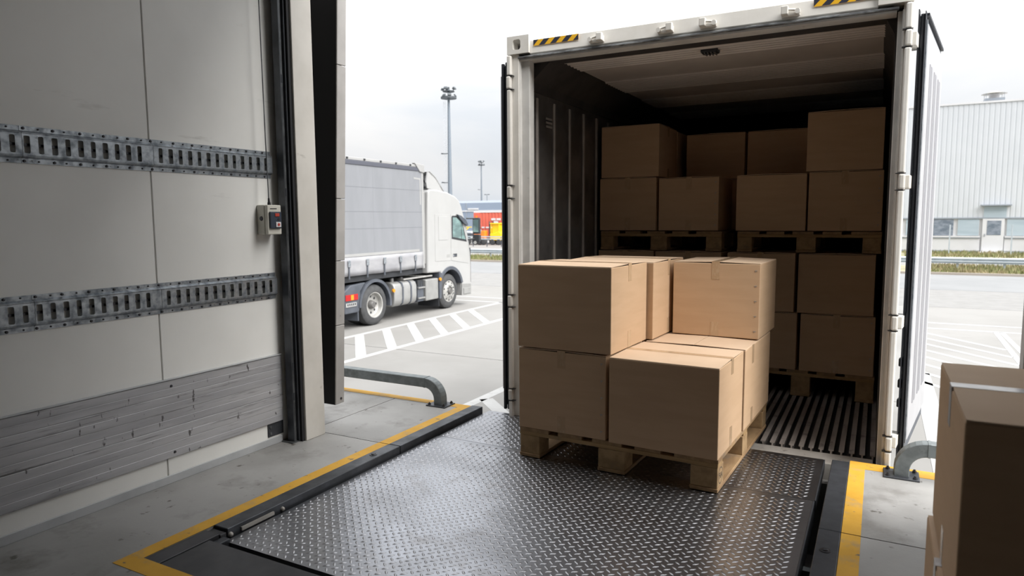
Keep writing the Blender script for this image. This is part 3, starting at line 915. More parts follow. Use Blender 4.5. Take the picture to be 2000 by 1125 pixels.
# hazard stickers
for x0, x1, nm in ((-2.226, -1.880, 'l'), (-0.395, -0.062, 'r')):
    zl, zh, yy = 2.672, 2.712, CY + 0.0105
    st = MB().prism([(x0, zl), (x1, zl), (x1, zh), (x0, zh)], 'y', yy, yy + 0.002).build('hazard_sticker', 'hazy', ct)
    k = 0
    xx = x0 - 0.045
    while xx < x1:
        a0, a1 = xx, xx + 0.044
        poly = []
        for (px, pz) in ((a0, zl), (a1, zl), (a1 + 0.040, zh), (a0 + 0.040, zh)):
            poly.append([px, pz])
        # clip the slanted stripe to the sticker

        def clip(pl, lim, keep_less):
            out = []
            for i in range(len(pl)):
                p, q_ = pl[i], pl[(i + 1) % len(pl)]
                ip = p[0] <= lim if keep_less else p[0] >= lim
                iq = q_[0] <= lim if keep_less else q_[0] >= lim
                if ip:
                    out.append(p)
                if ip != iq:
                    f_ = (lim - p[0]) / (q_[0] - p[0])
                    out.append([lim, p[1] + f_ * (q_[1] - p[1])])
            return out
        poly = clip(clip(poly, x1, True), x0, False)
        if len(poly) > 2:
            MB().prism([tuple(p) for p in poly], 'y', yy - 0.0008, yy).build('stripe', 'hazk', st)
        xx += 0.0875
# door lock keepers on the header
for x, s in ((-1.744, -1), (-1.270, -1), (-1.000, 1), (-0.519, 1)):
    k = MB().box(x - 0.052, x + 0.052, CY - 0.004, CY + 0.014, 2.634, 2.672).build('lock_keeper', 'cwhite', ct, bevel=0.004)
    B(*sorted((x - s * 0.010, x - s * 0.050)), CY - 0.042, CY - 0.004, 2.638, 2.688).build('keeper_block', 'cwhite', k, bevel=0.005)
    MB().cyl((x + s * 0.040, CY - 0.034, 2.652), (x + s * 0.040, CY - 0.002, 2.652), 0.015, 0.015, 10).build('keeper_pin', 'cwhite', k, smooth=40)
    MB().cyl((x + s * 0.040, CY - 0.020, 2.660), (x - s * 0.010, CY - 0.020, 2.668), 0.007, n=8).build('keeper_bar', 'cwhite', k, smooth=40)
# shell
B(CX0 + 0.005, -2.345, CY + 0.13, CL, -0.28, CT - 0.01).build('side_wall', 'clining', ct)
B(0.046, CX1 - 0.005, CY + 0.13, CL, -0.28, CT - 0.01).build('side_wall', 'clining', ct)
B(CX0 + 0.005, CX1 - 0.005, CY + 0.16, CL, 2.652, CT).build('roof', 'cwhite', ct)
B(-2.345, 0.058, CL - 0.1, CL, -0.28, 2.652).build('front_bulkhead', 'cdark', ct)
B(CX0 + 0.09, CX1 - 0.09, CY + 0.03, CY + 0.235, -0.28, PZ - 0.024).build('door_sill', 'sill', ct, bevel=0.004)
B(-2.345, 0.058, CY + 0.235, CL - 0.1, -0.28, TZ - 0.065).build('sub_floor', 'cdark', ct)
B(-2.343, -2.318, CY + 0.13, CY + 0.175, -0.05, 2.56).build('lining_edge', 'cframe', ct)
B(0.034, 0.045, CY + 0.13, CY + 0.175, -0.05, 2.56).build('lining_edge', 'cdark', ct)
# ribs on the side linings
for i in range(14):
    y = 4.775 + 0.310 * i
    B(-2.345, -2.329, y - 0.016, y + 0.016, 0.02, 2.36).build('lining_rib', 'crib', ct, bevel=0.003, seg=1)
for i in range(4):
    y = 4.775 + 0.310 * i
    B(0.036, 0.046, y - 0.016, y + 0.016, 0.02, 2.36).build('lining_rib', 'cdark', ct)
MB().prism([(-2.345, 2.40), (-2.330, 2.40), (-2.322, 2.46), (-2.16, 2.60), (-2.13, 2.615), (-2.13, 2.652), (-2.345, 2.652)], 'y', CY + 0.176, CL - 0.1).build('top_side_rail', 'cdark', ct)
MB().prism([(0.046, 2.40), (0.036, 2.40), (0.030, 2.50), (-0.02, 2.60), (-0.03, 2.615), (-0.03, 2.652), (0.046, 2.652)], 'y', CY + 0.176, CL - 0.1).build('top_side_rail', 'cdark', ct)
for k in range(3):
    B(-2.338, -2.332, 4.93, 5.04, 2.22 - .03 * k, 2.235 - .03 * k).build('vent_slat', 'crib', ct)
ce = B(-2.13, -0.01, CY + 0.29, CL - 0.1, 2.612, 2.650).build('ceiling_panel', 'cceil', ct)
rd = MB()
for g0, g1 in ((4.80, 5.16), (5.68, 6.18), (6.70, 7.20), (7.72, 8.2)):
    y = g0
    while y < g1:
        rd.prism([(y, 2.612), (y + 0.012, 2.600), (y + 0.032, 2.600), (y + 0.044, 2.612)], 'x', -2.13, -0.01)
        y += 0.062
rd.build('ceiling_ridges', 'cceil', ct, kind='stuff')
lp = B(-1.145, -1.030, 4.905, 5.0, 2.582, 2.611).build('ceiling_lamp', 'bolt', ct, bevel=0.008)
for k in range(4):
    B(-1.122 + .022 * k, -1.112 + .022 * k, 4.907, 4.998, 2.574, 2.582).build('lamp_rib', 'glass', lp)
# T-bar floor
TP = 0.0592
tb0 = None
nb = int((0.040 + 2.335) / TP)
for i in range(nb):
    x = 0.022 - TP * i
    if tb0 is None:
        tb0 = MB().prism([(-0.0155, -0.006), (-0.0155, 0.0), (0.0155, 0.0), (0.0155, -0.006), (0.005, -0.009), (0.005, -0.064), (-0.005, -0.064), (-0.005, -0.009)], 'y', 0, 5.75).build('floor_bar', 'tbar', ct)
        tb0.location = (x, CY + 0.237, TZ)
    else:
        link_copy(tb0, ct, (x, CY + 0.237, TZ))

# right door, swung back along the outer side (the insulated inner face looks outwards)
dr = MB()
rdoor = bpy.data.objects.new('door', None)
COL.objects.link(rdoor)
rdoor.parent = ct
rdoor.location = (0.193, 4.60, 0)
rdoor.rotation_euler = (0, 0, -math.atan2(0.132, 0.991))
rdoor['label'] = 'right container door swung back, ribbed pale inner face outwards'
B(-0.040, -0.014, 0.0, 1.08, 0.02, 2.575).build('door_panel', 'tgrey', rdoor, bevel=0.003, seg=1)
B(-0.014, 0.0, 0.028, 1.06, 0.11, 2.53).build('inner_liner', 'liner', rdoor, bevel=0.006)
for y0, y1 in ((0.20, 0.36), (0.48, 0.64), (0.76, 0.92)):
    B(-0.006, 0.004, y0, y0 + 0.05, 0.30, 2.34).build('liner_rib', 'linerg', rdoor, bevel=0.003, seg=1)
    B(-0.006, 0.004, y0 + 0.09, y1, 0.30, 2.34).build('liner_rib', 'linerg', rdoor, bevel=0.003, seg=1)
B(-0.036, -0.016, -0.022, 0.0, 0.02, 2.580).build('gasket', 'blackgloss', rdoor, bevel=0.006)
B(-0.046, -0.041, -0.045, 0.012, 0.02, 2.60).build('gasket_fin', 'blackgloss', rdoor)
B(-0.014, -0.010, -0.030, 0.026, 0.06, 2.59).build('gasket_fin', 'blackgloss', rdoor)
B(-0.010, -0.004, 0.004, 0.028, 0.10, 2.55).build('gasket_retainer', 'galv', rdoor)
B(-0.040, 0.002, 0.03, 1.075, 2.576, 2.590).build('gasket', 'blackgloss', rdoor)
for a, b in ((0.09, 0.16), (0.80, 0.875), (1.605, 1.683), (2.39, 2.47)):
    B(-0.085, -0.040, -0.11, 0.03, a, b).build('hinge_arm', 'cwhite', rdoor, bevel=0.006)
for z in (0.55, 0.42, 0.30):
    B(-0.066, -0.04, 0.05, 0.10, z, z + 0.05).build('locking_clip', 'steel', rdoor, bevel=0.006)
# left door, folded flat along the left side
ldoor = bpy.data.objects.new('door', None)
COL.objects.link(ldoor)
ldoor.parent = ct
ldoor.location = (-2.515, 4.66, 0)
ldoor.rotation_euler = (0, 0, R(3))
ldoor['label'] = 'left container door folded back, only its dark edge showing'
B(-0.060, 0.0, 0.0, 1.08, -0.02, 2.60).build('door_panel', 'tgrey', ldoor, bevel=0.003, seg=1)
B(-0.085, -0.060, 0.03, 1.06, 0.10, 2.53).build('inner_liner', 'liner', ldoor)
B(-0.052, -0.030, -0.030, 0.0, -0.05, 2.61).build('gasket', 'blackgloss', ldoor, bevel=0.006)
B(-0.022, 0.004, -0.024, 0.0, -0.05, 2.62).build('gasket', 'blackgloss', ldoor, bevel=0.006)
for a, b in ((0.09, 0.16), (0.80, 0.875), (1.605, 1.683), (2.39, 2.47)):
    B(0.004, 0.08, -0.03, 0.03, a, b).build('hinge_arm', 'tgrey', ldoor, bevel=0.006)
# running gear under the container
ch = MB().box(-2.0, -1.85, 4.8, 10.4, -0.55, -0.28).box(-0.45, -0.3, 4.8, 10.4, -0.55, -0.28).box(-2.3, 0.0, 4.7, 4.8, -0.55, -0.28).build('chassis', 'tdark', ct)


# ------------------------------------------------------------------ truck and trailer
TR = (-10.73, 12.97, ZY)
TA = R(1.75)
tk = thing('truck', 'white tractor unit with high cab roof and grey fenders parked in the yard', 'truck', TR, TA)


def wheel(parent, y, xo, front=False, inward=-1):
    """xo: outer face x; the wheel grows inward"""
    s = inward
    prof = [(s * 0.03, 0.30), (s * 0.0, 0.33), (s * 0.005, 0.40), (s * 0.02, 0.46), (s * 0.05, 0.492), (s * 0.10, 0.50), (s * 0.22, 0.50), (s * 0.27, 0.49), (s * 0.30, 0.45), (s * 0.31, 0.33), (s * 0.29, 0.30)]
    ty = MB().lathe(prof, (xo, y, 0.50), 'x', 40).build('wheel', 'tyre', parent, smooth=35)
    if front:
        rp_ = [(s * 0.028, 0.305), (s * 0.015, 0.31), (s * 0.02, 0.27), (s * 0.01, 0.24), (-s * 0.02, 0.20), (-s * 0.025, 0.14), (s * 0.02, 0.135), (s * 0.02, 0.0)]
        MB().lathe(rp_, (xo, y, 0.50), 'x', 32).build('rim', 'rim', ty, smooth=35)
        MB().lathe([(-s * 0.05, 0.0), (-s * 0.05, 0.07), (-s * 0.03, 0.09), (s * 0.02, 0.10)], (xo, y, 0.50), 'x', 20).build('hub', 'hub', ty, smooth=35)
        hb = MB()
        for k in range(10):
            a = 2 * math.pi * k / 10
            hb.cyl((xo - s * 0.022, y + .165 * math.cos(a), .5 + .165 * math.sin(a)), (xo - s * 0.045, y + .165 * math.cos(a), .5 + .165 * math.sin(a)), 0.013, n=6)
        hb.build('wheel_nuts', 'tgrey', ty, kind='stuff')
        hb = MB()
        for k in range(10):
            a = 2 * math.pi * (k + .5) / 10
            hb.cyl((xo + s * 0.02, y + .262 * math.cos(a), .5 + .262 * math.sin(a)), (xo - s * 0.001 + s * 0.008, y + .262 * math.cos(a), .5 + .262 * math.sin(a)), 0.022, n=8)
        hb.build('rim_holes', 'tdark', ty, kind='stuff')
    else:
        rp_ = [(s * 0.028, 0.305), (s * 0.012, 0.315), (s * 0.02, 0.29), (s * 0.12, 0.275), (s * 0.14, 0.25), (s * 0.15, 0.12), (s * 0.15, 0.0)]
        MB().lathe(rp_, (xo, y, 0.50), 'x', 32).build('rim', 'rim', ty, smooth=35)
        MB().lathe([(s * 0.04, 0.0), (s * 0.04, 0.07), (s * 0.06, 0.09), (s * 0.15, 0.11)], (xo, y, 0.50), 'x', 20).build('hub', 'hub', ty, smooth=35)
        hb = MB()
        for k in range(8):
            a = 2 * math.pi * k / 8
            hb.cyl((xo + s * 0.149, y + .20 * math.cos(a), .5 + .20 * math.sin(a)), (xo + s * 0.141, y + .20 * math.cos(a), .5 + .20 * math.sin(a)), 0.032, n=10)
        hb.build('rim_holes', 'tdark', ty, kind='stuff')
    return ty


wheel(tk, 0, -0.01)
wheel(tk, 0, -0.35)
wheel(tk, 3.45, -0.03, True)
wheel(tk, 0, -2.47, False, 1)
wheel(tk, 3.45, -2.45, True, 1)
MB().box(-0.95, -0.80, -1.15, 4.2, 0.55, 0.95).box(-1.70, -1.55, -1.15, 4.2, 0.55, 0.95).box(-1.6, -0.9, -0.1, 0.1, 0.42, 0.58).box(-2.2, -0.3, 3.38, 3.52, 0.42, 0.56).build('chassis', 'tdark', tk)
# cab shell with the wheel arch cut out
arch = [(3.47 + 0.64 * math.cos(a), 0.52 + 0.64 * math.sin(a)) for a in [R(15 + 11 * k) for k in range(12)]]
prof = [(2.30, 1.10), (2.35, 2.60), (2.40, 3.32), (2.50, 3.38), (2.87, 3.37), (3.40, 3.32), (3.80, 3.22), (4.02, 3.11), (4.16, 2.92), (4.26, 2.70), (4.34, 2.55), (4.56, 1.95), (4.64, 1.55), (4.66, 1.20), (4.66, 0.36), (4.60, 0.30), (4.12, 0.30)] + arch + [(2.95, 1.08)]
MB().prism(prof, 'x', -2.46, 0.0).build('cab_shell', 'twhite', tk, bevel=0.05, seg=3, smooth=40)
MB().prism([(2.69, 1.40), (3.50, 1.38), (3.50, 2.70), (2.69, 2.70)], 'x', 0.0, 0.006).build('sleeper_panel', 'twhite', tk, bevel=0.01)
MB().prism([(2.87, 1.98), (3.34, 1.98), (3.34, 2.64), (2.87, 2.64)], 'x', 0.006, 0.014).build('side_hatch', 'twhite', tk, bevel=0.02)
MB().prism([(3.525, 1.38), (4.50, 1.24), (4.50, 1.9), (4.30, 2.48), (4.22, 2.68), (3.525, 2.70)], 'x', 0.0, 0.008).build('cab_door', 'twhite', tk, bevel=0.01)
wn = MB().prism([(3.56, 2.00), (4.41, 1.89), (4.14, 2.52), (3.83, 2.66), (3.60, 2.66), (3.56, 2.62)], 'x', 0.006, 0.014).build('window_seal', 'tdark', tk, bevel=0.004)
MB().prism([(3.61, 2.05), (4.33, 1.96), (4.11, 2.47), (3.82, 2.61), (3.63, 2.61)], 'x', 0.012, 0.017).build('window_glass', 'wglass', wn)
B(0.015, 0.020, 4.085, 4.105, 1.98, 2.50).build('window_bar', 'tdark', wn)
MB().prism([(3.80, 2.70), (4.02, 2.66), (4.28, 2.54), (4.42, 2.40), (4.36, 2.36), (4.16, 2.44), (3.95, 2.58)], 'x', 0.014, 0.075).build('wind_deflector', 'tgrey', tk, bevel=0.01)
mr = MB().box(0.10, 0.34, 4.60, 4.70, 2.12, 2.60).build('mirror', 'tdark', tk, bevel=0.03)
B(0.13, 0.31, 4.594, 4.599, 2.17, 2.55).build('mirror_glass', 'wglass', mr)
B(0.10, 0.34, 4.60, 4.72, 1.87, 2.10).build('lower_mirror', 'tdark', mr, bevel=0.03)
MB().cyl((0.0, 4.42, 2.58), (0.2, 4.64, 2.58), 0.022, n=8).cyl((0.0, 4.5, 1.95), (0.2, 4.64, 1.98), 0.022, n=8).build('mirror_arm', 'tdark', mr)
MB().cyl((0.2, 4.59, 1.86), (0.2, 4.58, 1.86), 0.05, n=14).build('round_mirror', 'rim', mr)
bd = B(0.008, 0.013, 3.62, 3.84, 1.475, 1.565).build('door_badge', 'tdark', tk, bevel=0.004)
B(0.013, 0.0145, 3.64, 3.66, 1.49, 1.545).build('badge_mark', 'lightgrey', bd)
B(0.013, 0.0145, 3.68, 3.82, 1.505, 1.53).build('badge_mark', 'tgrey', bd)
for z in (1.49, 1.535):
    B(0.006, 0.009, 3.28, 3.46, z, z + 0.018).build('side_mark', 'tank', tk)
MB().prism([(4.08, 0.30), (4.64, 0.30), (4.64, 0.62), (4.10, 0.66)], 'x', 0.0, 0.012).build('bumper_corner', 'tank', tk, bevel=0.01)
B(0.012, 0.03, 4.18, 4.58, 0.34, 0.52).build('step_insert', 'tank', tk, bevel=0.01)
B(-2.44, -0.02, 4.662, 4.69, 0.66, 1.7).build('grille', 'tdark', tk, bevel=0.01)
B(-2.30, -0.16, 4.45, 4.47, 1.8, 2.5).build('windscreen_surround', 'tdark', tk)
MB().cyl((-0.5, 3.92, 3.19), (-0.5, 3.97, 3.22), 0.045, n=10).cyl((-0.2, 3.95, 3.18), (-0.2, 3.98, 3.22), 0.05, n=10).build('roof_horn', 'tdark', tk)
# wheel arch lip
ar = MB()
pts_o = [(3.47 + 0.70 * math.cos(a), 0.52 + 0.70 * math.sin(a)) for a in [R(15 + 11 * k) for k in range(13)]]
pts_i = [(3.47 + 0.60 * math.cos(a), 0.52 + 0.60 * math.sin(a)) for a in [R(15 + 11 * k) for k in range(13)]]
ar.prism(pts_o + pts_i[::-1], 'x', -0.45, 0.03)
ar.build('front_arch', 'tgrey', tk, bevel=0.01)
MB().prism([(2.86, 0.34), (2.95, 0.34), (3.02, 1.04), (2.86, 1.10)], 'x', -0.4, 0.02).build('front_fender', 'tgrey', tk, bevel=0.01)
B(-0.72, -0.02, 2.86, 2.885, 0.12, 0.36).build('mud_flap', 'tdark', tk)
# roof deflector: two side cheeks and a curved top
for x0 in (-0.10, -2.40):
    MB().prism([(2.44, 3.40), (2.40, 3.56), (2.50, 3.86), (2.58, 3.86), (2.86, 3.72), (3.14, 3.48), (3.32, 3.32), (2.7, 3.38)], 'x', x0, x0 + 0.04).build('deflector_cheek', 'twhite', tk)
MB().prism([(2.50, 3.85), (2.58, 3.87), (2.86, 3.73), (3.14, 3.49), (3.34, 3.30), (3.30, 3.28), (3.10, 3.45), (2.84, 3.68), (2.56, 3.82)], 'x', -2.36, -0.06).build('deflector_top', 'twhite', tk, smooth=40)
B(-2.34, -0.12, 2.66, 2.70, 3.40, 3.76).build('deflector_back', 'tank', tk)
MB().cyl((-0.16, 2.30, 3.72), (-0.16, 2.62, 3.44), 0.02, n=8).cyl((-0.16, 2.2, 3.43), (-0.16, 2.6, 3.43), 0.025, n=8).build('deflector_strut', 'tdark', tk)
# cab back wall fittings
B(-2.3, -0.06, 2.24, 2.33, 1.35, 3.30).build('rear_bulkhead', 'tank', tk, bevel=0.02)
MB().lathe([(0.0, 0.0), (-0.005, 0.16), (-0.012, 0.20), (0.0, 0.21)], (-0.28, 2.235, 2.45), 'y', 20).build('air_intake', 'tdark', tk, smooth=40)
# rear fender
fo = [(0.0 + 0.63 * math.cos(a), 0.50 + 0.63 * math.sin(a)) for a in [R(-8 + 9.4 * k) for k in range(21)]]
fi = [(0.0 + 0.56 * math.cos(a), 0.50 + 0.56 * math.sin(a)) for a in [R(-8 + 9.4 * k) for k in range(21)]]
for xa, xb in ((-0.70, 0.02), (-2.50, -1.78)):
    MB().prism(fo + fi[::-1], 'x', xa, xb).build('rear_fender', 'tgrey', tk, smooth=30)
MB().prism([(-0.58, 0.52), (-0.55, 0.88), (-0.35, 1.08), (-0.9, 1.05), (-1.12, 0.92), (-1.12, 0.40), (-0.62, 0.40)], 'x', -0.70, -0.005).build('tail_housing', 'tgrey', tk, bevel=0.02)
B(-0.62, -0.02, -0.66, -0.62, 0.19, 0.44).build('mud_flap', 'tgrey', tk)
B(-2.40, -0.05, -1.16, -1.05, 0.52, 0.66).build('rear_crossmember', 'tdark', tk)
tl_ = B(-0.52, -0.06, -1.165, -1.12, 0.70, 0.85).build('tail_lamp', 'tailred', tk, bevel=0.012)
B(-0.31, -0.24, -1.172, -1.166, 0.72, 0.83).build('amber_lens', 'amber', tl_)
B(-0.005, 0.010, -1.10, -0.66, 0.70, 0.84).build('side_tail_lens', 'tailred', tl_, bevel=0.006)
B(0.010, 0.016, -0.92, -0.82, 0.71, 0.83).build('side_amber_lens', 'amber', tl_, bevel=0.004)
np_ = B(-0.002, 0.012, -1.10, -0.72, 0.555, 0.650).build('number_plate', 'twhite2', tk, bevel=0.004)
for k in range(5):
    B(0.012, 0.0135, -1.05 + .065 * k, -1.015 + .065 * k, 0.585, 0.635).build('plate_character', 'tdark', np_)
# tank, battery rack, side box
tkp = MB()
y0, y1 = 0.78, 1.77
prof = [(-0.62, 0.34), (-0.10, 0.34), (-0.02, 0.42), (0.0, 0.55), (0.0, 0.82), (-0.04, 0.92), (-0.14, 0.97), (-0.62, 0.97)]
tank = tkp.prism(prof, 'y', y0, y1).build('fuel_tank', 'tank', tk, bevel=0.03, seg=3, smooth=40)
pr2 = [(-0.63, 0.33), (-0.10, 0.33), (-0.012, 0.41), (0.012, 0.55), (0.012, 0.83), (-0.03, 0.935), (-0.13, 0.985), (-0.63, 0.985)]
for yy in (1.13, 1.50):
    MB().prism(pr2, 'y', yy - 0.028, yy + 0.028).build('tank_strap', 'tgrey', tank)
for yy in (1.00, 1.40):
    MB().cyl((-0.25, yy, 0.97), (-0.25, yy, 1.06), 0.055, 0.05, 14).build('tank_cap', 'tank', tank, smooth=40)
bt = B(-0.60, -0.04, 1.86, 2.15, 0.36, 0.92).build('battery_rack', 'tgrey', tk, bevel=0.01)
for z in (0.44, 0.72):
    B(-0.04, 0.005, 1.85, 2.16, z, z + 0.035).build('rack_bar', 'tank', bt)
for k in range(3):
    MB().cyl((-0.06, 1.90 + .10 * k, 0.78), (-0.06, 1.90 + .10 * k, 0.94), 0.045, n=12).build('air_tank', 'tdark', bt, smooth=40)
B(-0.60, 0.0, 2.21, 2.83, 0.35, 0.93).build('side_box', 'tank', tk, bevel=0.03, seg=3)
B(-1.6, -0.08, 1.30, 2.66, 0.985, 1.03).build('catwalk', 'rim', tk, bevel=0.01)
for y, z, x in ((0.70, 0.78, 0.03), (2.88, 0.89, 0.03)):
    MB().cyl((x - .02, y, z), (x + 0.02, y, z), 0.045, n=14).build('side_marker', 'amber', tk, smooth=40)
B(-1.7, -0.8, 0.30, 1.2, 0.95, 1.09).build('coupling_plate', 'tdark', tk)

tr = thing('semi_trailer', 'grey curtain sided semi trailer coupled to the white truck', 'trailer', TR, TA)
B(-2.50, -0.01, -9.5, 2.05, 1.30, 3.94).build('cargo_body', 'curtain', tr)
for y0, y1 in ((-9.4, -6.0), (-5.997, -2.6), (-2.597, -0.012), (-0.010, 2.06)):
    B(-0.01, 0.012, y0, y1, 1.70, 3.83).build('side_curtain', 'curtain', tr)
for z in (2.35, 2.75, 3.32):
    B(0.012, 0.0145, -9.4, 2.06, z, z + 0.012).build('curtain_seam', 'seam', tr)
B(-0.02, 0.03, -9.5, 2.02, 3.825, 3.925).build('top_band', 'topband', tr, bevel=0.012)
B(-2.52, 0.02, -9.5, 1.90, 3.926, 3.995).build('roof_edge', 'twhite2', tr, bevel=0.012)
for k in range(16):
    y = 1.55 - 0.62 * k
    B(0.015, 0.035, y - 0.03, y + 0.03, 3.945, 3.985).build('roof_hook', 'tdark', tr)
MB().prism([(1.72, 4.03), (2.16, 4.00), (2.17, 3.79), (1.96, 3.81)], 'x', -0.06, 0.045).build('corner_cap', 'twhite2', tr, bevel=0.012)
B(-0.06, 0.020, 2.055, 2.145, 1.25, 3.83).build('front_post', 'twhite2', tr, bevel=0.01)
MB().prism([(1.70, 3.66), (2.02, 3.64), (2.02, 2.95), (1.97, 2.95), (1.97, 3.60), (1.70, 3.61)], 'x', 0.012, 0.0145).build('reflective_corner', 'twhite2', tr)
B(0.004, 0.022, -9.4, 1.90, 1.71, 1.775).build('reflective_strip', 'twhite2', tr)
hem = MB()
NYH = 90
for i in range(NYH + 1):
    y = -9.4 + 11.46 * i / NYH
    for j in range(5):
        z = 1.265 + 0.435 * j / 4
        wv = 0.012 * math.sin(y * 7.3 + 6 * j / 4) * (1 - j / 4 * .6) + 0.008 * math.sin(y * 15 + j)
        hem.v.append((0.022 + wv, y, z))
for i in range(NYH):
    for j in range(4):
        hem.f.append((i * 5 + j, i * 5 + 5 + j, i * 5 + 6 + j, i * 5 + 1 + j))
ho = hem.build('curtain_hem', 'hem', tr, smooth=60)
ho.modifiers.new('cloth', 'SOLIDIFY').thickness = 0.006
for k in range(16):
    y = 1.67 - 0.665 * k
    s_ = B(0.034, 0.046, y - 0.022, y + 0.022, 1.20, 1.60).build('strap', 'tgrey', tr)
    B(0.046, 0.066, y - 0.045, y + 0.045, 1.48, 1.64).build('buckle', 'galv', s_, bevel=0.01)
B(-2.45, -0.03, -9.5, 2.1, 1.12, 1.25).build('floor_frame', 'tdark', tr)
MB().box(-1.75, -1.6, -9.3, -0.2, 0.85, 1.12).box(-0.9, -0.75, -9.3, -0.2, 0.85, 1.12).build('chassis_beams', 'tdark', tr)
for y in (-5.2, -6.5, -7.8):
    wheel(tr, y, -0.02)
    wheel(tr, y, -2.46, False, 1)
    B(-2.2, -0.3, y - 0.08, y + 0.08, 0.42, 0.85).build('axle', 'tdark', tr)
B(-0.5, -0.35, -2.4, -2.25, 0.02, 1.12).build('landing_leg', 'tgrey', tr)
B(-2.1, -1.95, -2.4, -2.25, 0.02, 1.12).build('landing_leg', 'tgrey', tr)

# ------------------------------------------------------------------ factory on the right
FY = 57.2
fb = thing('factory_hall', 'large white corrugated factory hall with ribbon windows across the road', 'building', (0, 0, ZY))
x0, x1 = -6.0, 34.0
cor = MB()
pts = []
x = x0
while x < x1:
    pts += [(x, FY), (x + 0.19, FY), (x + 0.215, FY + 0.022), (x + 0.275, FY + 0.022)]
    x += 0.30
zlo, zhi = 2.45, 10.20
for p in pts:
    cor.v += [(p[0], p[1], zlo), (p[0], p[1], zhi)]
for i in range(len(pts) - 1):
    cor.f.append((2 * i, 2 * i + 2, 2 * i + 3, 2 * i + 1))
cor.build('corrugated_cladding', 'fac', fb)
B(x0, x1, FY + 0.10, FY + 22, 0.0, 10.15).build('hall_body', 'facw', fb)
B(x0 - 0.1, x1, FY - 0.06, FY + 0.12, 10.20, 10.32).build('roof_flashing', 'facw', fb)
B(x0, x1, FY - 0.05, FY + 0.1, 2.36, 2.45).build('cladding_drip', 'facg', fb)
for a, b in ((-6, 6.15), (7.55, 34)):
    B(a, b, FY, FY + 0.1, 0.15, 1.00).build('plinth_wall', 'facw', fb)
    B(a, b, FY - 0.03, FY + 0.1, 0.0, 0.14).build('plinth_base', 'facg', fb)
    B(a, b, FY - 0.06, FY + 0.1, 1.00, 1.06).build('sill_shadow_strip', 'facg', fb)
    B(a, b, FY - 0.08, FY + 0.1, 1.065, 1.17).build('window_sill', 'facw', fb)
xw = 4.66 + 1.64
for (a, b, dk) in ((-3.2, -1.75, 0), (-1.55, 0.0, 1), (0.2, 1.45, 0), (1.65, 3.15, 0), (3.35, 4.60, 1), (4.80, 6.10, 0), (7.62, 9.1, 0), (9.3, 10.8, 0), (11.0, 12.5, 0)):
    w_ = MB().box(a, b, FY + 0.04, FY + 0.1, 1.18, 2.36).build('window', 'facw', fb)
    B(a + 0.03, b - 0.03, FY + 0.0, FY + 0.035, 1.20, 2.33).build('pane', 'facwind' if dk else 'facwin', w_)
dd = B(6.25, 7.50, FY - 0.06, FY + 0.06, 0.05, 2.35).build('entrance_door', 'facw', fb, bevel=0.02)
B(6.52, 7.32, FY - 0.075, FY - 0.06, 1.24, 2.22).build('door_pane', 'facwind', dd)
B(6.40, 6.44, FY - 0.12, FY - 0.06, 1.15, 1.32).build('door_handle', 'facg', dd)
B(6.30, 7.58, FY - 0.03, FY + 0.06, 2.45, 3.20).build('transom_panel', 'facwin', fb)
B(6.10, 7.82, FY - 0.35, FY + 0.05, 3.24, 3.32).build('canopy', 'facg', fb)
B(6.1, 7.7, FY - 0.6, FY + 0.0, 0.0, 0.09).build('door_step', 'facw', fb)
chm = MB().box(6.0, 7.12, FY + 0.3, FY + 1.4, 10.2, 10.55).build('roof_vent', 'facg', fb)
MB().cyl((6.56, FY + 0.85, 10.55), (6.56, FY + 0.85, 10.95), 0.30, n=20).build('vent_neck', 'facw', chm, smooth=40)
MB().cyl((6.56, FY + 0.85, 10.88), (6.56, FY + 0.85, 11.06), 0.76, 0.08, 24).build('vent_cap', 'ventcap', chm, smooth=40)
for k in range(4):
    a = R(45 + 90 * k)
    MB().cyl((6.56 + .72 * math.cos(a), FY + .85 + .72 * math.sin(a), 10.2), (6.56 + .72 * math.cos(a), FY + .85 + .72 * math.sin(a), 10.9), 0.012, n=6).build('vent_stay', 'facg', chm)

# verge, barrier, fence
vg = MB()
rng = random.Random(3)


def blades(xa, xb, ya, yb, n, hmin, hmax):
    for _ in range(n):
        x, y = rng.uniform(xa, xb), rng.uniform(ya, yb)
        h = rng.uniform(hmin, hmax)
        w = rng.uniform(0.02, 0.05)
        a = rng.uniform(0, math.pi)
        dx, dy = math.cos(a) * w, math.sin(a) * w
        lx, ly = rng.uniform(-.08, .08), rng.uniform(-.08, .08)
        vg.add([(x - dx, y - dy, ZY + 0.02), (x + dx, y + dy, ZY + 0.02), (x + lx, y + ly, ZY + h)], [(0, 1, 2)])


blades(1.5, 9, 35.6, 41, 6000, 0.08, 0.30)
blades(-28, -17, 35.6, 40, 6000, 0.08, 0.30)
blades(1.5, 12, 50, 56.9, 4000, 0.08, 0.28)
tag(vg.build('grass', 'grass'), 'dry and green verge grass beside the road and in front of the hall', 'grass', None, 'stuff')
struct(B(-62, 34, 35.48, 41.0, ZY - 0.1, ZY + 0.03).build('verge_ground', 'soil'))
struct(B(-6, 34, 49.0, 57.2, ZY - 0.1, ZY + 0.03).build('hall_verge_ground', 'soil'))

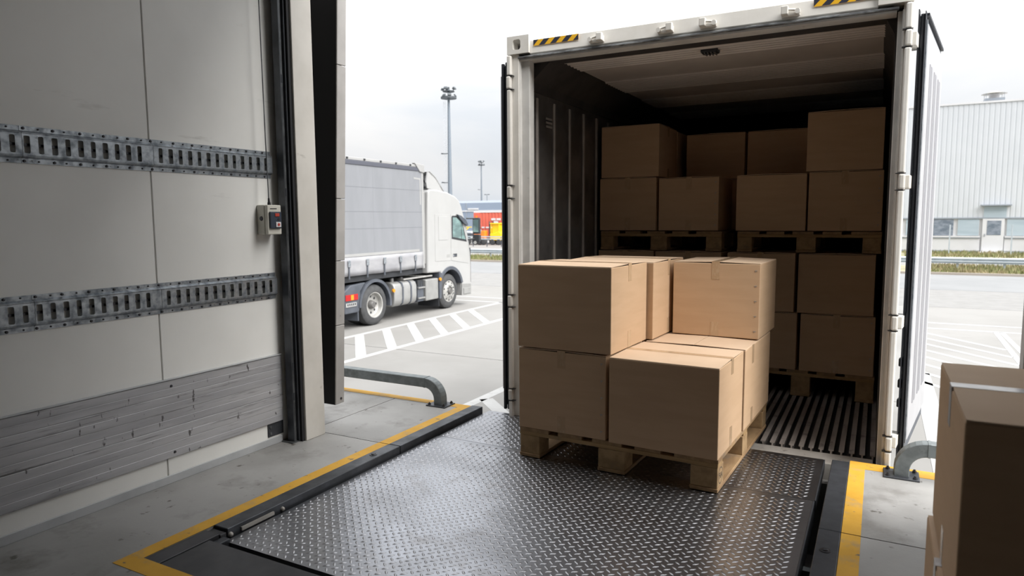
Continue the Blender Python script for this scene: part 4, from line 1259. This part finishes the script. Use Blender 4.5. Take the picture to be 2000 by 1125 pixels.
gb = thing('crash_barrier', 'long galvanised crash barrier on the verge across the road', 'barrier', (0, 38.3, ZY))
MB().prism([(-0.04, 0.34), (0.0, 0.36), (-0.06, 0.41), (-0.06, 0.45), (0.0, 0.49), (-0.06, 0.54), (-0.06, 0.58), (0.0, 0.62), (0.02, 0.62), (-0.03, 0.58), (-0.03, 0.54), (0.03, 0.49), (-0.03, 0.45), (-0.03, 0.41), (0.02, 0.35)], 'x', -46, 28).build('beam', 'rail', gb)
p0 = None
for x in [-44 + 1.82 * k for k in range(40)]:
    if p0 is None:
        p0 = B(-0.05, 0.05, 0.03, 0.10, 0, 0.60).build('post', 'postg', gb)
        p0.location = (x, 0, 0)
    else:
        link_copy(p0, gb, (x, 0, 0))
for x, lb in ((4.1, 'thin grey fence post left of the hall door'), (7.45, 'thin grey fence post right of the hall door')):
    t = thing('fence_post', lb, 'post', (x, 53.5, ZY), 0, 'fence posts in front of the hall')
    B(-0.035, 0.035, -0.035, 0.035, 0.0, 1.95).build('shaft', 'rail', t)
    B(-0.045, 0.045, -0.045, 0.045, 1.95, 1.99).build('cap', 'rail', t)

# ------------------------------------------------------------------ far yard on the left
hl = thing('far_hall', 'long low blue grey hall behind the red container', 'building', (-60, 96, ZY))
B(-30, 40, 0, 20, 0, 5.15).build('hall_body', 'bluegrey', hl)
B(-30, 40, -0.1, 0.0, 3.75, 3.95).build('white_band', 'facw', hl)
for k in range(7):
    B(-30 + 10 * k, -29.85 + 10 * k, -0.05, 0, 0, 5.15).build('panel_joint', 'facg', hl)
B(-4.0, 5.6, 2, 8, 5.15, 5.55).build('roof_block', 'lightgrey', hl)
B(9.4, 10.6, 2, 4, 5.15, 5.6).build('roof_unit', 'facg', hl)
B(0.4, 2.4, -0.15, 0, 4.05, 4.3).build('wall_sign', 'facw', hl)

rc = thing('red_container', 'red corrugated container on a trailer behind the barrier', 'container', (-37.2, 61, ZY))
cor = MB()
pts = []
x = 0.7
while x < 12.1:
    pts += [(x, 0.0), (x + 0.16, 0.0), (x + 0.2, 0.05), (x + 0.34, 0.05)]
    x += 0.38
for p in pts:
    cor.v += [(p[0], p[1], 0.75), (p[0], p[1], 3.18)]
for i in range(len(pts) - 1):
    cor.f.append((2 * i, 2 * i + 2, 2 * i + 3, 2 * i + 1))
cor.build('side_panel', 'crate_red', rc)
B(0.1, 12.1, 0.06, 2.4, 0.72, 3.2).build('box_body', 'crate_red', rc)
B(0.0, 12.2, -0.02, 2.42, 3.2, 3.32).build('top_rail', 'facw', rc)
B(0.0, 12.2, -0.02, 2.42, 0.62, 0.74).build('bottom_rail', 'crate_red', rc)
B(0.0, 0.7, -0.02, 0.06, 0.74, 3.2).build('corner_panel', 'crate_red', rc)
B(0.25, 0.45, -0.04, -0.02, 2.5, 2.9).build('corner_mark', 'amber', rc)
for a, b, c, d in ((2.10, 2.62, 2.40, 2.62), (2.72, 3.22, 2.40, 2.62), (2.38, 2.92, 2.10, 2.33), (0.95, 1.3, 1.60, 1.75), (1.45, 2.2, 1.60, 1.75), (2.35, 2.7, 1.62, 1.78)):
    B(a, b, -0.03, -0.012, c, d).build('painted_lettering', 'facw', rc, bevel=0.06, seg=3)
B(0.2, 12, 0.3, 2.1, 0.35, 0.62).build('trailer_bed', 'tdark', rc)
for x in (0.9, 2.2, 9.5, 10.8):
    MB().lathe([(0, 0.0), (0, 0.3), (0.05, 0.35), (0.25, 0.35), (0.3, 0.3), (0.3, 0)], (x, 0.2, 0.35), 'y', 20).build('wheel', 'tyre', rc, smooth=40)

fk = thing('yellow_forklift', 'yellow forklift parked in front of the red container', 'forklift', (-33.9, 58.6, ZY))
MB().prism([(0, 0.45), (1.2, 0.45), (1.25, 1.1), (1.0, 1.35), (0.5, 1.15), (0, 1.1)], 'y', 0, 1.1).build('body', 'myellow', fk, bevel=0.05)
MB().box(0.05, 0.12, 0.05, 0.12, 1.1, 2.05).box(0.95, 1.02, 0.05, 0.12, 1.3, 2.05).box(0.05, 0.12, 0.98, 1.05, 1.1, 2.05).box(0.95, 1.02, 0.98, 1.05, 1.3, 2.05).build('cab_frame', 'myellow', fk)
B(0.0, 1.08, 0.0, 1.1, 2.05, 2.14).build('cab_roof', 'myellow', fk, bevel=0.02)
B(0.12, 0.9, 0.2, 0.9, 1.15, 2.04).build('cab_glass', 'myellow', fk)
MB().box(-0.18, -0.08, 0.15, 0.25, 0.1, 2.3).box(-0.18, -0.08, 0.85, 0.95, 0.1, 2.3).box(-0.16, -0.1, 0.25, 0.85, 1.2, 1.3).build('mast', 'tgrey', fk)
MB().box(-1.1, -0.18, 0.25, 0.37, 0.1, 0.15).box(-1.1, -0.18, 0.73, 0.85, 0.1, 0.15).build('forks', 'tdark', fk)
for x in (0.25, 0.98):
    for y in (-0.02, 0.9):
        MB().lathe([(0, 0.0), (0, 0.25), (0.03, 0.28), (0.19, 0.28), (0.22, 0.25), (0.22, 0)], (x, y, 0.28), 'y', 16).build('wheel', 'tyre', fk, smooth=40)
om = thing('orange_loader', 'orange loading machine with a thin boom before the red container', 'machine', (-35.2, 58.2, ZY))
B(-0.35, 0.45, 0, 0.8, 0.35, 1.05).build('body', 'orange', om, bevel=0.06)
B(-0.1, 0.25, 0.1, 0.6, 1.05, 1.50).build('cab', 'bluegrey', om, bevel=0.04)
B(0.0, 0.08, 0.3, 0.38, 1.5, 2.5).build('boom', 'tgrey', om)
B(0.50, 0.95, 0.0, 0.6, 0.55, 1.40).build('counterweight', 'orange', om, bevel=0.05)
for x in (-0.2, 0.3, 0.75):
    MB().lathe([(0, 0.0), (0, 0.3), (0.03, 0.35), (0.2, 0.35), (0.22, 0.3), (0.22, 0)], (x, -0.05, 0.35), 'y', 16).build('wheel', 'tyre', om, smooth=40)
fl = thing('flatbed_trailer', 'flat dark trailer with yellow ramp frame left of the orange machine', 'trailer', (-38.4, 58.0, ZY))
B(0, 2.7, 0, 2.0, 0.85, 1.15).build('bed', 'tgrey', fl)
B(0, 2.7, -0.02, 2.0, 1.16, 1.32).build('bed_edge', 'lightgrey', fl)
for k in range(3):
    MB().prism([(0.2 + .8 * k, 1.32), (0.35 + .8 * k, 1.32), (0.85 + .8 * k, 1.72), (0.70 + .8 * k, 1.72)], 'y', 0.05, 0.12).build('ramp_brace', 'myellow', fl)
B(0, 2.7, 0.05, 0.12, 1.72, 1.80).build('ramp_rail', 'myellow', fl)
for x in (0.5, 1.4, 2.2):
    MB().lathe([(0, 0.0), (0, 0.35), (0.03, 0.42), (0.2, 0.42), (0.22, 0.35), (0.22, 0)], (x, 0.0, 0.42), 'y', 16).build('wheel', 'tyre', fl, smooth=40)

rl = thing('yard_railing', 'grey metal yard railing between the crash barrier and the red container', 'railing', (0, 54.5, ZY))
for z in (0.72, 0.92):
    MB().prism([(-0.03, z - 0.05), (0.03, z - 0.05), (0.03, z + 0.05), (-0.03, z + 0.05)], 'x', -44, -22).build('rail_bar', 'rail', rl)
for k in range(15):
    B(-43.9 + 1.5 * k, -43.84 + 1.5 * k, 0.03, 0.09, 0, 1.0).build('post', 'tgrey', rl)


def mast(label, loc, h, sc_):
    t = thing('light_mast', label, 'light mast', loc, 0, 'floodlight masts over the yard')
    MB().cyl((0, 0, 0), (0, 0, h - 0.3), 0.34 * sc_, 0.13 * sc_, 14).build('pole', 'mast', t, smooth=40)
    ld = MB()
    for s in (-0.12, 0.12):
        ld.cyl((-0.62 + s, 0, 1), (-0.62 + s, 0, h - 1.6), 0.016, n=5)
    z = 1.2
    while z < h - 1.7:
        ld.cyl((-0.74, 0, z), (-0.50, 0, z), 0.014, n=4)
        z += 0.42
    ld.build('ladder', 'lightgrey', t)
    for z in (h * 0.38, h * 0.57):
        MB().box(-1.15, 0.0, -0.12, 0.12, z, z + 0.07).cyl((-1.15, 0, z + .10), (-0.75, 0, z + .04), 0.06, n=8).build('lamp_arm', 'mastd', t)
    MB().cyl((0, 0, h - 1.35), (0, 0, h - 1.15), 0.95, 0.95, 20).build('platform', 'mastd', t)
    MB().cyl((0, 0, h - 0.55), (0, 0, h - 0.45), 0.72, 0.72, 16).build('upper_platform', 'mastd', t)
    MB().cyl((0, 0, h - 1.2), (0, 0, h), 0.12, n=10).build('head_tube', 'mastd', t)
    for k, (a, z, r) in enumerate(((0, -.2, .85), (45, -.15, .6), (135, -.15, .6), (180, -.2, .85), (20, -1.0, .8), (160, -1.0, .8), (270, -.2, .7), (250, -1.0, .7), (310, -.95, .75))):
        x, y = r * math.cos(R(a)), r * math.sin(R(a))
        o = B(-0.22, 0.22, -0.08, 0.08, -0.16, 0.16).build('floodlight', 'mastd', t, bevel=0.03)
        o.location = (x, y, h + z)
        o.rotation_euler = (R(35), 0, R(a - 90))
    return t


mast('tall floodlight mast with ladder rising behind the truck cab', (-46.0, 70.0, ZY), 18.2, 1.0)
mast('slim distant floodlight mast right of the tall one', (-98.0, 165.0, ZY), 18.6, 1.0)
sp_ = thing('street_lamp', 'small distant street lamp above the far hall beside the slim mast', 'street lamp', (-70.0, 120.0, ZY))
MB().cyl((0, 0, 0), (0, 0, 7.4), 0.10, 0.06, 10).build('pole', 'mast', sp_, smooth=40)
B(-0.35, 0.35, -0.06, 0.06, 7.4, 7.46).build('cross_arm', 'mastd', sp_)
for x in (-0.4, 0.4):
    B(x - 0.18, x + 0.18, -0.1, 0.1, 7.36, 7.5).build('lamp_head', 'mastd', sp_, bevel=0.03)
